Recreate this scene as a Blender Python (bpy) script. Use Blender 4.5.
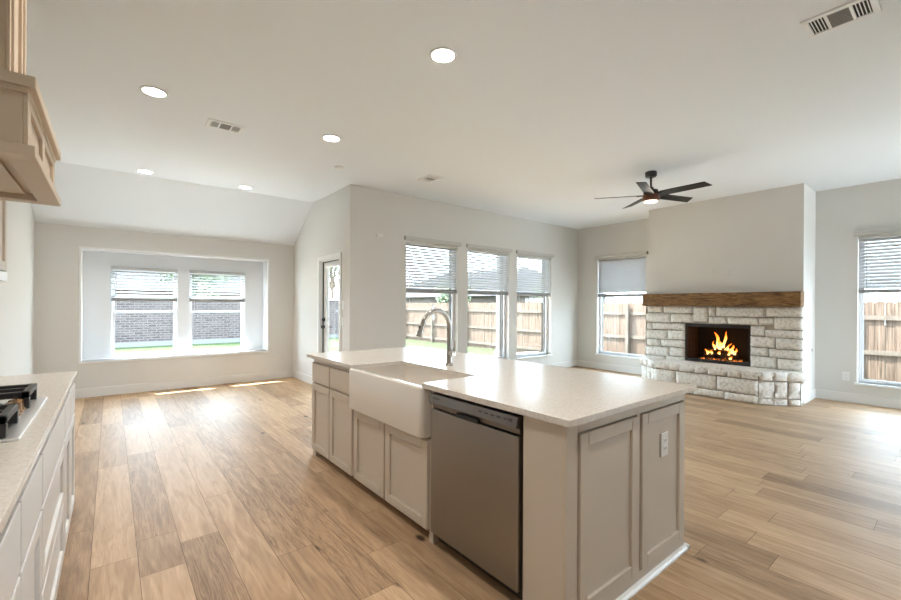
import bpy, bmesh, math, random
from mathutils import Vector, Matrix, noise
random.seed(7)
for o in list(bpy.data.objects): bpy.data.objects.remove(o)
SC = bpy.context.scene
COL = SC.collection
PI = math.pi

# ------------------------------------------------------------------ camera
F_PX, YAW, PIT, ROLL, CAM_H = 421.31, math.radians(38.865), math.radians(-.036), math.radians(.294), 1.359
cam = bpy.data.cameras.new('camera'); cam_o = bpy.data.objects.new('camera', cam); COL.objects.link(cam_o)
cam.sensor_width = 36; cam.lens = F_PX / 901 * 36; cam.shift_y = 5.96 / 901; cam.clip_start = .02; cam.clip_end = 300
_r = Vector((math.cos(YAW), -math.sin(YAW), 0)); _d = Vector((math.sin(YAW), math.cos(YAW), 0)); _z = Vector((0, 0, 1))
_f = _d * math.cos(PIT) + _z * math.sin(PIT); _u = -_d * math.sin(PIT) + _z * math.cos(PIT)
_R = _r * math.cos(ROLL) + _u * math.sin(ROLL); _U = -_r * math.sin(ROLL) + _u * math.cos(ROLL)
M = Matrix((_R, _U, -_f)).transposed().to_4x4(); M.translation = (0, 0, CAM_H); cam_o.matrix_world = M
SC.camera = cam_o
# ------------------------------------------------------------------ world, sun, exposure
SC.view_settings.view_transform = 'Standard'; SC.view_settings.look = 'None'
SC.view_settings.gamma = 1; SC.view_settings.use_curve_mapping = False
SC.view_settings.exposure = 1.33
w = bpy.data.worlds.new('overcast_sky'); SC.world = w; w.use_nodes = True
nt = w.node_tree; bg = nt.nodes['Background']
tc = nt.nodes.new('ShaderNodeTexCoord'); sp = nt.nodes.new('ShaderNodeSeparateXYZ'); cr = nt.nodes.new('ShaderNodeValToRGB')
nt.links.new(tc.outputs['Generated'], sp.inputs[0]); nt.links.new(sp.outputs['Z'], cr.inputs[0])
cr.color_ramp.elements[0].position = 0.0; cr.color_ramp.elements[0].color = (.74, .885, 1, 1)
cr.color_ramp.elements[1].position = .6; cr.color_ramp.elements[1].color = (.66, .83, 1, 1)
nt.links.new(cr.outputs[0], bg.inputs[0]); bg.inputs[1].default_value = 8
SC.cycles.max_bounces = 10; SC.cycles.diffuse_bounces = 6; SC.cycles.transparent_max_bounces = 16
sun = bpy.data.lights.new('sun', 'SUN'); sun_o = bpy.data.objects.new('sun', sun); COL.objects.link(sun_o)
sun.energy = 16; sun.angle = math.radians(.6); sun.color = (1, .97, .93)
sun_o.rotation_euler = Vector((.42, -.60, -1.23)).to_track_quat('-Z', 'Y').to_euler(); sun_o.location = (-4, 10, 12)

def portal(name, loc, rot, sx, sy):
    l = bpy.data.lights.new(name, 'AREA'); l.shape = 'RECTANGLE'; l.size = sx; l.size_y = sy; l.cycles.is_portal = True
    o = bpy.data.objects.new(name, l); COL.objects.link(o); o.location = loc; o.rotation_euler = rot
for x_ in (4.18, 5.48, 6.77): portal('window_daylight', (x_, 5.85, 1.37), (-PI / 2, 0, 0), 1.07, 2.07)
for y_ in (4.62, .494): portal('window_daylight', (8.47, y_, 1.36), (0, PI / 2, 0), 2.07, 1.08)
for x_ in (.43, 1.47): portal('window_daylight', (x_, 8.48, 1.235), (-PI / 2, 0, 0), .88, 1.41)
portal('rear_fill_portal', (7.5, -3.1, 1.1), (PI / 2, 0, 0), 1.4, 2.1)  # samples the opening added in the rear wall for fill light
# ------------------------------------------------------------------ helpers
def new_mat(name, color, rough=.5, metal=0., spec=.5, emit=None, estr=0.):
    m = bpy.data.materials.new(name); m.use_nodes = True
    b = m.node_tree.nodes['Principled BSDF']
    b.inputs['Base Color'].default_value = (*color, 1); b.inputs['Roughness'].default_value = rough
    b.inputs['Metallic'].default_value = metal; b.inputs['Specular IOR Level'].default_value = spec
    if emit: b.inputs['Emission Color'].default_value = (*emit, 1); b.inputs['Emission Strength'].default_value = estr
    return m
def nodes(m): return m.node_tree.nodes, m.node_tree.links, m.node_tree.nodes['Principled BSDF']
def noise_color(m, c1, c2, scale=(1, 1, 1), nscale=5., detail=4., lo=.35, hi=.65, bump=0., coord='Object', rough=None):
    N, L, b = nodes(m)
    t = N.new('ShaderNodeTexCoord'); mp = N.new('ShaderNodeMapping'); n = N.new('ShaderNodeTexNoise'); r = N.new('ShaderNodeValToRGB')
    mp.inputs['Scale'].default_value = scale; n.inputs['Scale'].default_value = nscale; n.inputs['Detail'].default_value = detail
    L.new(t.outputs[coord], mp.inputs[0]); L.new(mp.outputs[0], n.inputs['Vector']); L.new(n.outputs['Fac'], r.inputs[0])
    r.color_ramp.elements[0].position = lo; r.color_ramp.elements[0].color = (*c1, 1)
    r.color_ramp.elements[1].position = hi; r.color_ramp.elements[1].color = (*c2, 1)
    L.new(r.outputs[0], b.inputs['Base Color'])
    if bump:
        bp = N.new('ShaderNodeBump'); bp.inputs['Strength'].default_value = bump; bp.inputs['Distance'].default_value = .01
        L.new(n.outputs['Fac'], bp.inputs['Height']); L.new(bp.outputs[0], b.inputs['Normal'])
    return n, r

class MB:
    """collects shapes, built as one mesh object; T maps local (u, n, z) to the world"""
    def __init__(s, T=None): s.v = []; s.f = []; s.mi = []; s.sm = []; s.T = T; s.m = 0
    def add(s, vs, fs, smooth=False):
        k = len(s.v); s.v += [Vector(v) for v in vs]
        for f in fs: s.f.append([i + k for i in f]); s.mi.append(s.m); s.sm.append(smooth)
        return s
    def box(s, x0, x1, y0, y1, z0, z1):
        return s.add([(x, y, z) for z in (z0, z1) for y in (y0, y1) for x in (x0, x1)],
                     [(0, 2, 3, 1), (4, 5, 7, 6), (0, 1, 5, 4), (2, 6, 7, 3), (0, 4, 6, 2), (1, 3, 7, 5)])
    def prism(s, poly, z0, z1):
        n = len(poly)
        return s.add([(x, y, z0) for x, y in poly] + [(x, y, z1) for x, y in poly],
                     [tuple(range(n))[::-1], tuple(range(n, 2 * n))] + [(i, (i + 1) % n, n + (i + 1) % n, n + i) for i in range(n)])
    def extrude(s, poly, a0, a1, axis):
        """poly in the two other axes, extruded along axis 0 or 1"""
        n = len(poly)
        g = (lambda a, p: (a, p[0], p[1])) if axis == 0 else (lambda a, p: (p[0], a, p[1]))
        return s.add([g(a0, p) for p in poly] + [g(a1, p) for p in poly],
                     [tuple(range(n))[::-1], tuple(range(n, 2 * n))] + [(i, (i + 1) % n, n + (i + 1) % n, n + i) for i in range(n)])
    def tube(s, pts, rad, seg=12, cap=True):
        pts = [Vector(p) for p in pts]; R = rad if isinstance(rad, (list, tuple)) else [rad] * len(pts)
        rings = []; up = None
        for i, p in enumerate(pts):
            t = (pts[min(i + 1, len(pts) - 1)] - pts[max(i - 1, 0)]).normalized()
            if up is None:
                up = Vector((0, 0, 1)) if abs(t.z) < .9 else Vector((1, 0, 0))
            a = t.cross(up).normalized(); up = a.cross(t).normalized()
            rings.append([p + (a * math.cos(2 * PI * k / seg) + up * math.sin(2 * PI * k / seg)) * R[i] for k in range(seg)])
        vs = [v for r in rings for v in r]; n = len(pts)
        s.add(vs, [(i * seg + k, i * seg + (k + 1) % seg, (i + 1) * seg + (k + 1) % seg, (i + 1) * seg + k) for i in range(n - 1) for k in range(seg)], True)
        if cap:
            s.add(rings[0], [tuple(range(seg))[::-1]]); s.add(rings[-1], [tuple(range(seg))])
        return s
    def lathe(s, prof, c=(0, 0, 0), seg=28, axis=2):
        vs = []
        for r, h in prof:
            for k in range(seg):
                a = 2 * PI * k / seg; p = (r * math.cos(a), r * math.sin(a), h)
                if axis == 0: p = (p[2], p[0], p[1])
                if axis == 1: p = (p[0], p[2], p[1])
                vs.append((p[0] + c[0], p[1] + c[1], p[2] + c[2]))
        n = len(prof)
        s.add(vs, [(i * seg + k, i * seg + (k + 1) % seg, (i + 1) * seg + (k + 1) % seg, (i + 1) * seg + k) for i in range(n - 1) for k in range(seg)], True)
        s.add(vs[:seg], [tuple(range(seg))[::-1]]); s.add(vs[-seg:], [tuple(range(seg))])
        return s
    def build(s, name, mats, parent=None, bevel=0., seg=2, loc=None, angle=.6):
        if not isinstance(mats, (list, tuple)): mats = [mats]
        vs = [s.T(*v) for v in s.v] if s.T else s.v
        me = bpy.data.meshes.new(name); me.from_pydata([tuple(v) for v in vs], [], s.f)
        for m in mats: me.materials.append(m)
        for p, mi, sm in zip(me.polygons, s.mi, s.sm): p.material_index = mi; p.use_smooth = sm
        bm = bmesh.new(); bm.from_mesh(me); bmesh.ops.recalc_face_normals(bm, faces=bm.faces)
        if bevel:
            ed = [e for e in bm.edges if len(e.link_faces) == 2 and e.calc_face_angle(0) > angle]
            bmesh.ops.bevel(bm, geom=ed, offset=bevel, segments=seg, affect='EDGES', profile=.5, clamp_overlap=True)
        bm.to_mesh(me); bm.free()
        o = bpy.data.objects.new(name, me); COL.objects.link(o)
        if parent is not None:
            o.parent = parent; o.matrix_parent_inverse = Matrix.Translation(parent.location).inverted() if parent.location.length else Matrix()
        if loc is not None: o.location = loc
        return o
def tag(o, label=None, cat=None, group=None, kind=None):
    if label: o['label'] = label
    if cat: o['category'] = cat
    if group: o['group'] = group
    if kind: o['kind'] = kind
    return o
def empty(name, loc, label, cat, group=None):
    o = bpy.data.objects.new(name, None); COL.objects.link(o); o.location = loc; o.empty_display_size = .1
    return tag(o, label, cat, group)
def struct(o, label, cat): return tag(o, label, cat, None, 'structure')

# ------------------------------------------------------------------ materials
def paint(name, c, rough=.6, bump=.02, ns=180):
    m = new_mat(name, c, rough, spec=.3); N, L, b = nodes(m)
    n = N.new('ShaderNodeTexNoise'); n.inputs['Scale'].default_value = ns; t = N.new('ShaderNodeTexCoord')
    bp = N.new('ShaderNodeBump'); bp.inputs['Strength'].default_value = bump * 4; bp.inputs['Distance'].default_value = .002
    L.new(t.outputs['Object'], n.inputs['Vector']); L.new(n.outputs['Fac'], bp.inputs['Height']); L.new(bp.outputs[0], b.inputs['Normal'])
    return m
M_WALL = paint('wall_paint', (.69, .68, .65), .7, .03)
M_CEIL = paint('ceiling_paint', (.81, .85, .885), .8, .05, 90)
M_TRIM = new_mat('trim_paint', (.82, .83, .83), .35)
M_CAB = new_mat('cabinet_paint', (.575, .51, .43), .4)
M_HOOD = new_mat('hood_paint', (.60, .49, .37), .45)
M_VINYL = new_mat('white_vinyl', (.80, .82, .84), .4)
M_EDGE_SHADE = new_mat('dark_frame_shade', (.13, .13, .13), .5)  # shade on the window frames, put into a dark colour
M_BLIND = new_mat('blind_slat', (.50, .50, .505), .5)
M_VAL = new_mat('valance_vinyl', (.56, .545, .515), .5)
M_RAIL_SHADE = new_mat('shaded_blind_rail', (.30, .30, .30), .55)  # darker than the slats: shade on rail and gathered stack put into the colour
M_STEEL = new_mat('stainless_steel', (.30, .29, .28), .34, 1.0)
M_STEELD = new_mat('dark_stainless', (.22, .21, .205), .4, 1.0)
M_NICKEL = new_mat('brushed_nickel', (.50, .48, .45), .26, 1.0)
M_BLACK = new_mat('black_metal', (.018, .017, .017), .42)
M_BPLAST = new_mat('black_plastic', (.012, .012, .012), .5)
M_IRON = new_mat('cast_iron', (.022, .022, .024), .38)
M_BRONZE = new_mat('bronze_knob', (.30, .17, .08), .3, 1.0)
M_SINK = new_mat('white_fireclay', (.74, .70, .65), .18)
M_PLATE = new_mat('white_plate', (.80, .80, .79), .4)
M_SLOT = new_mat('outlet_slot', (.08, .08, .08), .6)
M_DARK = new_mat('shadow_cavity', (.02, .02, .02), .8)
M_GREYV = new_mat('vent_grey', (.30, .29, .28), .6)
M_LAMP = new_mat('lamp_lens', (.9, .9, .9), .4, emit=(1, .95, .88), estr=9)
M_FANLAMP = new_mat('fan_lamp_lens', (.9, .88, .85), .4, emit=(1, .80, .66), estr=.7)
# quartz
M_QUARTZ = new_mat('quartz_counter', (.7, .66, .6), .2, spec=.45)
noise_color(M_QUARTZ, (.60, .555, .50), (.70, .665, .615), nscale=85, detail=6, lo=.30, hi=.6)
# brushed look on the dishwasher
N, L, b = nodes(M_STEEL)
t = N.new('ShaderNodeTexCoord'); mp = N.new('ShaderNodeMapping'); n = N.new('ShaderNodeTexNoise'); mr = N.new('ShaderNodeMapRange')
mp.inputs['Scale'].default_value = (3, 3, 300); n.inputs['Scale'].default_value = 3; mr.inputs['To Min'].default_value = .28; mr.inputs['To Max'].default_value = .44
L.new(t.outputs['Object'], mp.inputs[0]); L.new(mp.outputs[0], n.inputs['Vector']); L.new(n.outputs['Fac'], mr.inputs[0]); L.new(mr.outputs[0], b.inputs['Roughness'])
b.inputs['Anisotropic'].default_value = .5
# limestone and mortar
M_STONE = new_mat('limestone', (.7, .68, .64), .85, spec=.2)
noise_color(M_STONE, (.60, .56, .50), (.84, .81, .76), nscale=26, detail=10, lo=.28, hi=.54, bump=.6)
M_MORTAR = new_mat('mortar', (.36, .30, .24), .9, spec=.1); noise_color(M_MORTAR, (.30, .24, .18), (.55, .50, .44), nscale=7, detail=6, bump=.3)
# mantel oak
def wood(name, c1, c2, scale, dist=6., rough=.5, bump=.15, ws=3.):
    m = new_mat(name, c1, rough, spec=.3); N, L, b = nodes(m)
    t = N.new('ShaderNodeTexCoord'); mp = N.new('ShaderNodeMapping'); mp.inputs['Scale'].default_value = scale
    n = N.new('ShaderNodeTexNoise'); n.inputs['Scale'].default_value = ws; n.inputs['Detail'].default_value = 8; n.inputs['Distortion'].default_value = dist * .3
    n2 = N.new('ShaderNodeTexNoise'); n2.inputs['Scale'].default_value = ws * 9; n2.inputs['Detail'].default_value = 4
    mx = N.new('ShaderNodeMath'); mx.operation = 'MULTIPLY_ADD'; mx.inputs[1].default_value = .35
    r = N.new('ShaderNodeValToRGB'); r.color_ramp.elements[0].position = .5; r.color_ramp.elements[0].color = (*c1, 1)
    r.color_ramp.elements[1].position = .82; r.color_ramp.elements[1].color = (*c2, 1)
    bp = N.new('ShaderNodeBump'); bp.inputs['Strength'].default_value = bump; bp.inputs['Distance'].default_value = .01
    L.new(t.outputs['Object'], mp.inputs[0]); L.new(mp.outputs[0], n.inputs['Vector']); L.new(mp.outputs[0], n2.inputs['Vector'])
    L.new(n2.outputs['Fac'], mx.inputs[0]); L.new(n.outputs['Fac'], mx.inputs[2]); L.new(mx.outputs[0], r.inputs[0])
    L.new(r.outputs[0], b.inputs['Base Color']); L.new(mx.outputs[0], bp.inputs['Height']); L.new(bp.outputs[0], b.inputs['Normal'])
    return m
M_MANTEL = wood('mantel_wood', (.095, .044, .017), (.34, .19, .08), (9, 1.6, 9), 6, .6, .35)
M_FENCE = wood('fence_wood', (.048, .031, .021), (.15, .104, .076), (8, 15, .45), 2, .85, .1)
M_FRAIL = wood('fence_rail_wood', (.085, .066, .05), (.125, .10, .08), (2, 2, 2), 2, .85, .1)
M_BLADE = wood('dark_blade_wood', (.006, .0055, .005), (.016, .014, .013), (4, 4, 4), 2, .45, .05)
M_LOG = wood('charred_log', (.012, .008, .006), (.12, .06, .03), (3, 3, 3), 3, .9, .6)
M_COPPER = wood('reddish_wood_band', (.10, .035, .02), (.20, .08, .045), (1, 1, 12), 1, .45, .05)
# oak floor: plank tones in a colour attribute (R tone, G seed, B strong grain)
M_FLOOR = new_mat('oak_planks', (.5, .35, .22), .38, spec=.45)
N, L, b = nodes(M_FLOOR)
at = N.new('ShaderNodeAttribute'); at.attribute_name = 'plank'; sx = N.new('ShaderNodeSeparateColor'); L.new(at.outputs['Color'], sx.inputs[0])
t = N.new('ShaderNodeTexCoord'); off = N.new('ShaderNodeCombineXYZ'); sc = N.new('ShaderNodeMath'); sc.operation = 'MULTIPLY'; sc.inputs[1].default_value = 37.
L.new(sx.outputs['Green'], sc.inputs[0]); L.new(sc.outputs[0], off.inputs['Z']); L.new(sc.outputs[0], off.inputs['X'])
va = N.new('ShaderNodeVectorMath'); va.operation = 'ADD'; L.new(t.outputs['Object'], va.inputs[0]); L.new(off.outputs[0], va.inputs[1])
mp = N.new('ShaderNodeMapping'); mp.inputs['Scale'].default_value = (9, .9, 9); L.new(va.outputs[0], mp.inputs[0])
n1 = N.new('ShaderNodeTexNoise'); n1.inputs['Scale'].default_value = 2.2; n1.inputs['Detail'].default_value = 9; n1.inputs['Distortion'].default_value = 1.6; L.new(mp.outputs[0], n1.inputs['Vector'])
mp2 = N.new('ShaderNodeMapping'); mp2.inputs['Scale'].default_value = (60, 3, 60); L.new(va.outputs[0], mp2.inputs[0])
n2 = N.new('ShaderNodeTexNoise'); n2.inputs['Scale'].default_value = 3; n2.inputs['Detail'].default_value = 5; L.new(mp2.outputs[0], n2.inputs['Vector'])
wv = N.new('ShaderNodeTexWave'); wv.wave_type = 'BANDS'; wv.bands_direction = 'X'; wv.inputs['Scale'].default_value = 2.6; wv.inputs['Distortion'].default_value = 16; wv.inputs['Detail'].default_value = 5; wv.inputs['Detail Scale'].default_value = 1.6
L.new(mp.outputs[0], wv.inputs['Vector'])
base = N.new('ShaderNodeValToRGB'); e = base.color_ramp.elements
e[0].position = 0; e[0].color = (.22, .132, .072, 1); e[1].position = 1; e[1].color = (.63, .44, .275, 1)
e2 = base.color_ramp.elements.new(.5); e2.color = (.43, .284, .164, 1)
# tone = plank tone + noise
ma = N.new('ShaderNodeMath'); ma.operation = 'MULTIPLY_ADD'; ma.inputs[1].default_value = 1.15; L.new(n1.outputs['Fac'], ma.inputs[0])
sb = N.new('ShaderNodeMath'); sb.operation = 'SUBTRACT'; sb.inputs[1].default_value = .57; L.new(sx.outputs['Red'], sb.inputs[0]); L.new(sb.outputs[0], ma.inputs[2])
mb_ = N.new('ShaderNodeMath'); mb_.operation = 'MULTIPLY_ADD'; mb_.inputs[1].default_value = .42; L.new(n2.outputs['Fac'], mb_.inputs[0])
sb2 = N.new('ShaderNodeMath'); sb2.operation = 'SUBTRACT'; sb2.inputs[1].default_value = .21; L.new(ma.outputs[0], sb2.inputs[0]); L.new(sb2.outputs[0], mb_.inputs[2])
gw = N.new('ShaderNodeMath'); gw.operation = 'MULTIPLY'; L.new(wv.outputs['Fac'], gw.inputs[0]); L.new(sx.outputs['Blue'], gw.inputs[1])
sb3 = N.new('ShaderNodeMath'); sb3.operation = 'SUBTRACT'; L.new(mb_.outputs[0], sb3.inputs[0]); L.new(gw.outputs[0], sb3.inputs[1])
L.new(sb3.outputs[0], base.inputs[0])
# knots
vo = N.new('ShaderNodeTexVoronoi'); vo.inputs['Scale'].default_value = 2.9; mp3 = N.new('ShaderNodeMapping'); mp3.inputs['Scale'].default_value = (1, .55, 1)
L.new(va.outputs[0], mp3.inputs[0]); nd = N.new('ShaderNodeTexNoise'); nd.inputs['Scale'].default_value = 14; L.new(va.outputs[0], nd.inputs['Vector'])
kd = N.new('ShaderNodeMath'); kd.operation = 'MULTIPLY_ADD'; kd.inputs[1].default_value = .07; L.new(nd.outputs['Fac'], kd.inputs[0]); L.new(vo.outputs['Distance'], kd.inputs[2])
L.new(mp3.outputs[0], vo.inputs['Vector'])
kr = N.new('ShaderNodeValToRGB'); kr.color_ramp.elements[0].position = .072; kr.color_ramp.elements[0].color = (.10, .07, .05, 1); kr.color_ramp.elements[1].position = .118; kr.color_ramp.elements[1].color = (1, 1, 1, 1)
L.new(kd.outputs[0], kr.inputs[0])
mm = N.new('ShaderNodeMix'); mm.data_type = 'RGBA'; mm.blend_type = 'MULTIPLY'; mm.inputs['Factor'].default_value = 1
L.new(base.outputs[0], mm.inputs['A']); L.new(kr.outputs[0], mm.inputs['B']); L.new(mm.outputs['Result'], b.inputs['Base Color'])
rr = N.new('ShaderNodeMapRange'); rr.inputs['To Min'].default_value = .40; rr.inputs['To Max'].default_value = .58; L.new(n2.outputs['Fac'], rr.inputs[0]); L.new(rr.outputs[0], b.inputs['Roughness'])
bp = N.new('ShaderNodeBump'); bp.inputs['Strength'].default_value = .12; bp.inputs['Distance'].default_value = .004; L.new(n2.outputs['Fac'], bp.inputs['Height']); L.new(bp.outputs[0], b.inputs['Normal'])
M_GAP = new_mat('plank_gap', (.10, .06, .035), .8)
# exterior
M_LAWN = new_mat('lawn', (.2, .3, .12), .95, spec=.1); noise_color(M_LAWN, (.030, .044, .017), (.055, .07, .032), nscale=6, detail=8)
M_CONC = new_mat('concrete', (.62, .61, .58), .8, spec=.2); noise_color(M_CONC, (.56, .55, .52), (.68, .67, .64), nscale=2, detail=6)
M_BRICK = new_mat('grey_brick', (.3, .28, .28), .85, spec=.15)
N, L, b = nodes(M_BRICK); t = N.new('ShaderNodeTexCoord'); mp = N.new('ShaderNodeMapping'); mp.inputs['Rotation'].default_value = (PI / 2, 0, 0)
br = N.new('ShaderNodeTexBrick'); br.inputs['Color1'].default_value = (.045, .034, .034, 1); br.inputs['Color2'].default_value = (.082, .064, .062, 1); br.inputs['Mortar'].default_value = (.13, .115, .105, 1)
br.inputs['Scale'].default_value = 1; br.inputs['Brick Width'].default_value = .30; br.inputs['Row Height'].default_value = .10; br.inputs['Mortar Size'].default_value = .012
L.new(t.outputs['Object'], mp.inputs[0]); L.new(mp.outputs[0], br.inputs['Vector']); L.new(br.outputs['Color'], b.inputs['Base Color'])
M_VENEER = new_mat('exterior_brick', (.085, .075, .065), .9)
M_FOOT = new_mat('wall_footing_concrete', (.13, .13, .13), .9)
M_ROOF = new_mat('roof_shingle', (.25, .24, .26), .9); noise_color(M_ROOF, (.016, .0155, .017), (.028, .027, .029), nscale=10, detail=6)
M_SIDING = new_mat('house_brick', (.11, .085, .07), .85)
M_LEAF = new_mat('leaves', (.12, .2, .06), .6); noise_color(M_LEAF, (.035, .058, .018), (.09, .12, .05), nscale=2.5, detail=4)
M_BARK = new_mat('bark', (.14, .10, .07), .9)
M_POST = new_mat('painted_post', (.10, .10, .098), .6)
M_FIREBRICK = new_mat('firebox_brick', (.05, .04, .035), .9)
N, L, b = nodes(M_FIREBRICK); t = N.new('ShaderNodeTexCoord'); mp = N.new('ShaderNodeMapping'); mp.inputs['Rotation'].default_value = (PI / 2, 0, PI / 2)
br = N.new('ShaderNodeTexBrick'); br.inputs['Color1'].default_value = (.085, .066, .052, 1); br.inputs['Color2'].default_value = (.15, .11, .085, 1); br.inputs['Mortar'].default_value = (.02, .018, .016, 1)
br.inputs['Scale'].default_value = 1; br.inputs['Brick Width'].default_value = .2; br.inputs['Row Height'].default_value = .065; br.inputs['Mortar Size'].default_value = .006
L.new(t.outputs['Object'], mp.inputs[0]); L.new(mp.outputs[0], br.inputs['Vector']); L.new(br.outputs['Color'], b.inputs['Base Color'])
# window glass: clear with a fresnel reflection
M_GLASS = bpy.data.materials.new('window_glass'); M_GLASS.use_nodes = True
N = M_GLASS.node_tree.nodes; L = M_GLASS.node_tree.links; N.remove(N['Principled BSDF'])
tr = N.new('ShaderNodeBsdfTransparent'); tr.inputs[0].default_value = (.95, .965, .96, 1); gl = N.new('ShaderNodeBsdfGlossy'); gl.inputs['Roughness'].default_value = .02
lw = N.new('ShaderNodeLayerWeight'); lw.inputs[0].default_value = .5; fp = N.new('ShaderNodeMath'); fp.operation = 'POWER'; fp.inputs[1].default_value = 4; fr = N.new('ShaderNodeMath'); fr.operation = 'MULTIPLY_ADD'; fr.inputs[1].default_value = .5; fr.inputs[2].default_value = .025
L.new(lw.outputs['Facing'], fp.inputs[0]); L.new(fp.outputs[0], fr.inputs[0]); mx = N.new('ShaderNodeMixShader')
L.new(fr.outputs[0], mx.inputs[0]); L.new(tr.outputs[0], mx.inputs[1]); L.new(gl.outputs[0], mx.inputs[2]); L.new(mx.outputs[0], N['Material Output'].inputs[0])
# flame: hot core to orange tip by height of the flame itself
M_FLAME = bpy.data.materials.new('flame'); M_FLAME.use_nodes = True
N = M_FLAME.node_tree.nodes; L = M_FLAME.node_tree.links; N.remove(N['Principled BSDF'])
t = N.new('ShaderNodeTexCoord'); s_ = N.new('ShaderNodeSeparateXYZ'); L.new(t.outputs['Generated'], s_.inputs[0])
n = N.new('ShaderNodeTexNoise'); n.inputs['Scale'].default_value = 5; L.new(t.outputs['Generated'], n.inputs['Vector'])
a_ = N.new('ShaderNodeMath'); a_.operation = 'MULTIPLY_ADD'; a_.inputs[1].default_value = .55; L.new(n.outputs['Fac'], a_.inputs[0]); L.new(s_.outputs['Z'], a_.inputs[2])
r = N.new('ShaderNodeValToRGB'); r.color_ramp.elements[0].position = .35; r.color_ramp.elements[0].color = (1, .62, .18, 1); r.color_ramp.elements[1].position = 1.15; r.color_ramp.elements[1].color = (1, .16, .01, 1)
L.new(a_.outputs[0], r.inputs[0]); em = N.new('ShaderNodeEmission'); em.inputs[1].default_value = 1.7; L.new(r.outputs[0], em.inputs[0])
L.new(em.outputs[0], N['Material Output'].inputs[0])
M_EMBER = new_mat('ember', (.05, .02, .01), .9, emit=(1, .22, .03), estr=1.2)
N, L, b = nodes(M_EMBER); n = N.new('ShaderNodeTexNoise'); n.inputs['Scale'].default_value = 14; n.inputs['Detail'].default_value = 4
r = N.new('ShaderNodeValToRGB'); r.color_ramp.elements[0].position = .48; r.color_ramp.elements[0].color = (0, 0, 0, 1); r.color_ramp.elements[1].position = .66; r.color_ramp.elements[1].color = (1, .25, .04, 1)
t = N.new('ShaderNodeTexCoord'); L.new(t.outputs['Object'], n.inputs['Vector']); L.new(n.outputs['Fac'], r.inputs[0]); L.new(r.outputs[0], b.inputs['Emission Color'])

# ------------------------------------------------------------------ dimensions of the place (metres)
H = 3.106; XL = -.815; XD = 2.683; YW = 5.648; YN = 8.054; YC = 7.065; HN = 2.477
XF = 8.265; XB = 7.572; BY0, BY1 = 1.497, 3.69; YBACK = -3.0; WT = .16
def wall_boxes(mb, u0, u1, n0, n1, z0, z1, holes):
    us = sorted({u0, u1, *[h[0] for h in holes], *[h[1] for h in holes]}); zs = sorted({z0, z1, *[h[2] for h in holes], *[h[3] for h in holes]})
    for a, c in zip(us, us[1:]):
        for d, e in zip(zs, zs[1:]):
            if any(h[0] - 1e-6 <= a and c <= h[1] + 1e-6 and h[2] - 1e-6 <= d and e <= h[3] + 1e-6 for h in holes): continue
            mb.box(a, c, n0, n1, d, e)
T_W = lambda u, n, z: (u, YW + n, z)           # window wall, outward +Y
T_N = lambda u, n, z: (u, YN + n, z)           # nook wall, outward +Y
T_F = lambda u, n, z: (XF + n, u, z)           # fireplace wall, outward +X
T_D = lambda u, n, z: (XD + n, u, z)           # patio door wall, outward +X
WIN_W = [(3.645, 4.715), (4.945, 6.012), (6.235, 7.308)]; WZ0, WZ1 = .335, 2.405
WIN_F = [(4.08, 5.155), (-.045, 1.033)]
NK = (-.331, 2.212, .527, 2.155); WIN_N = [(-.005, .868), (1.03, 1.905)]; NZ0, NZ1 = .53, 1.94; ND = .30
DOOR = (5.99, 6.77, 0, 2.085)

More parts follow.
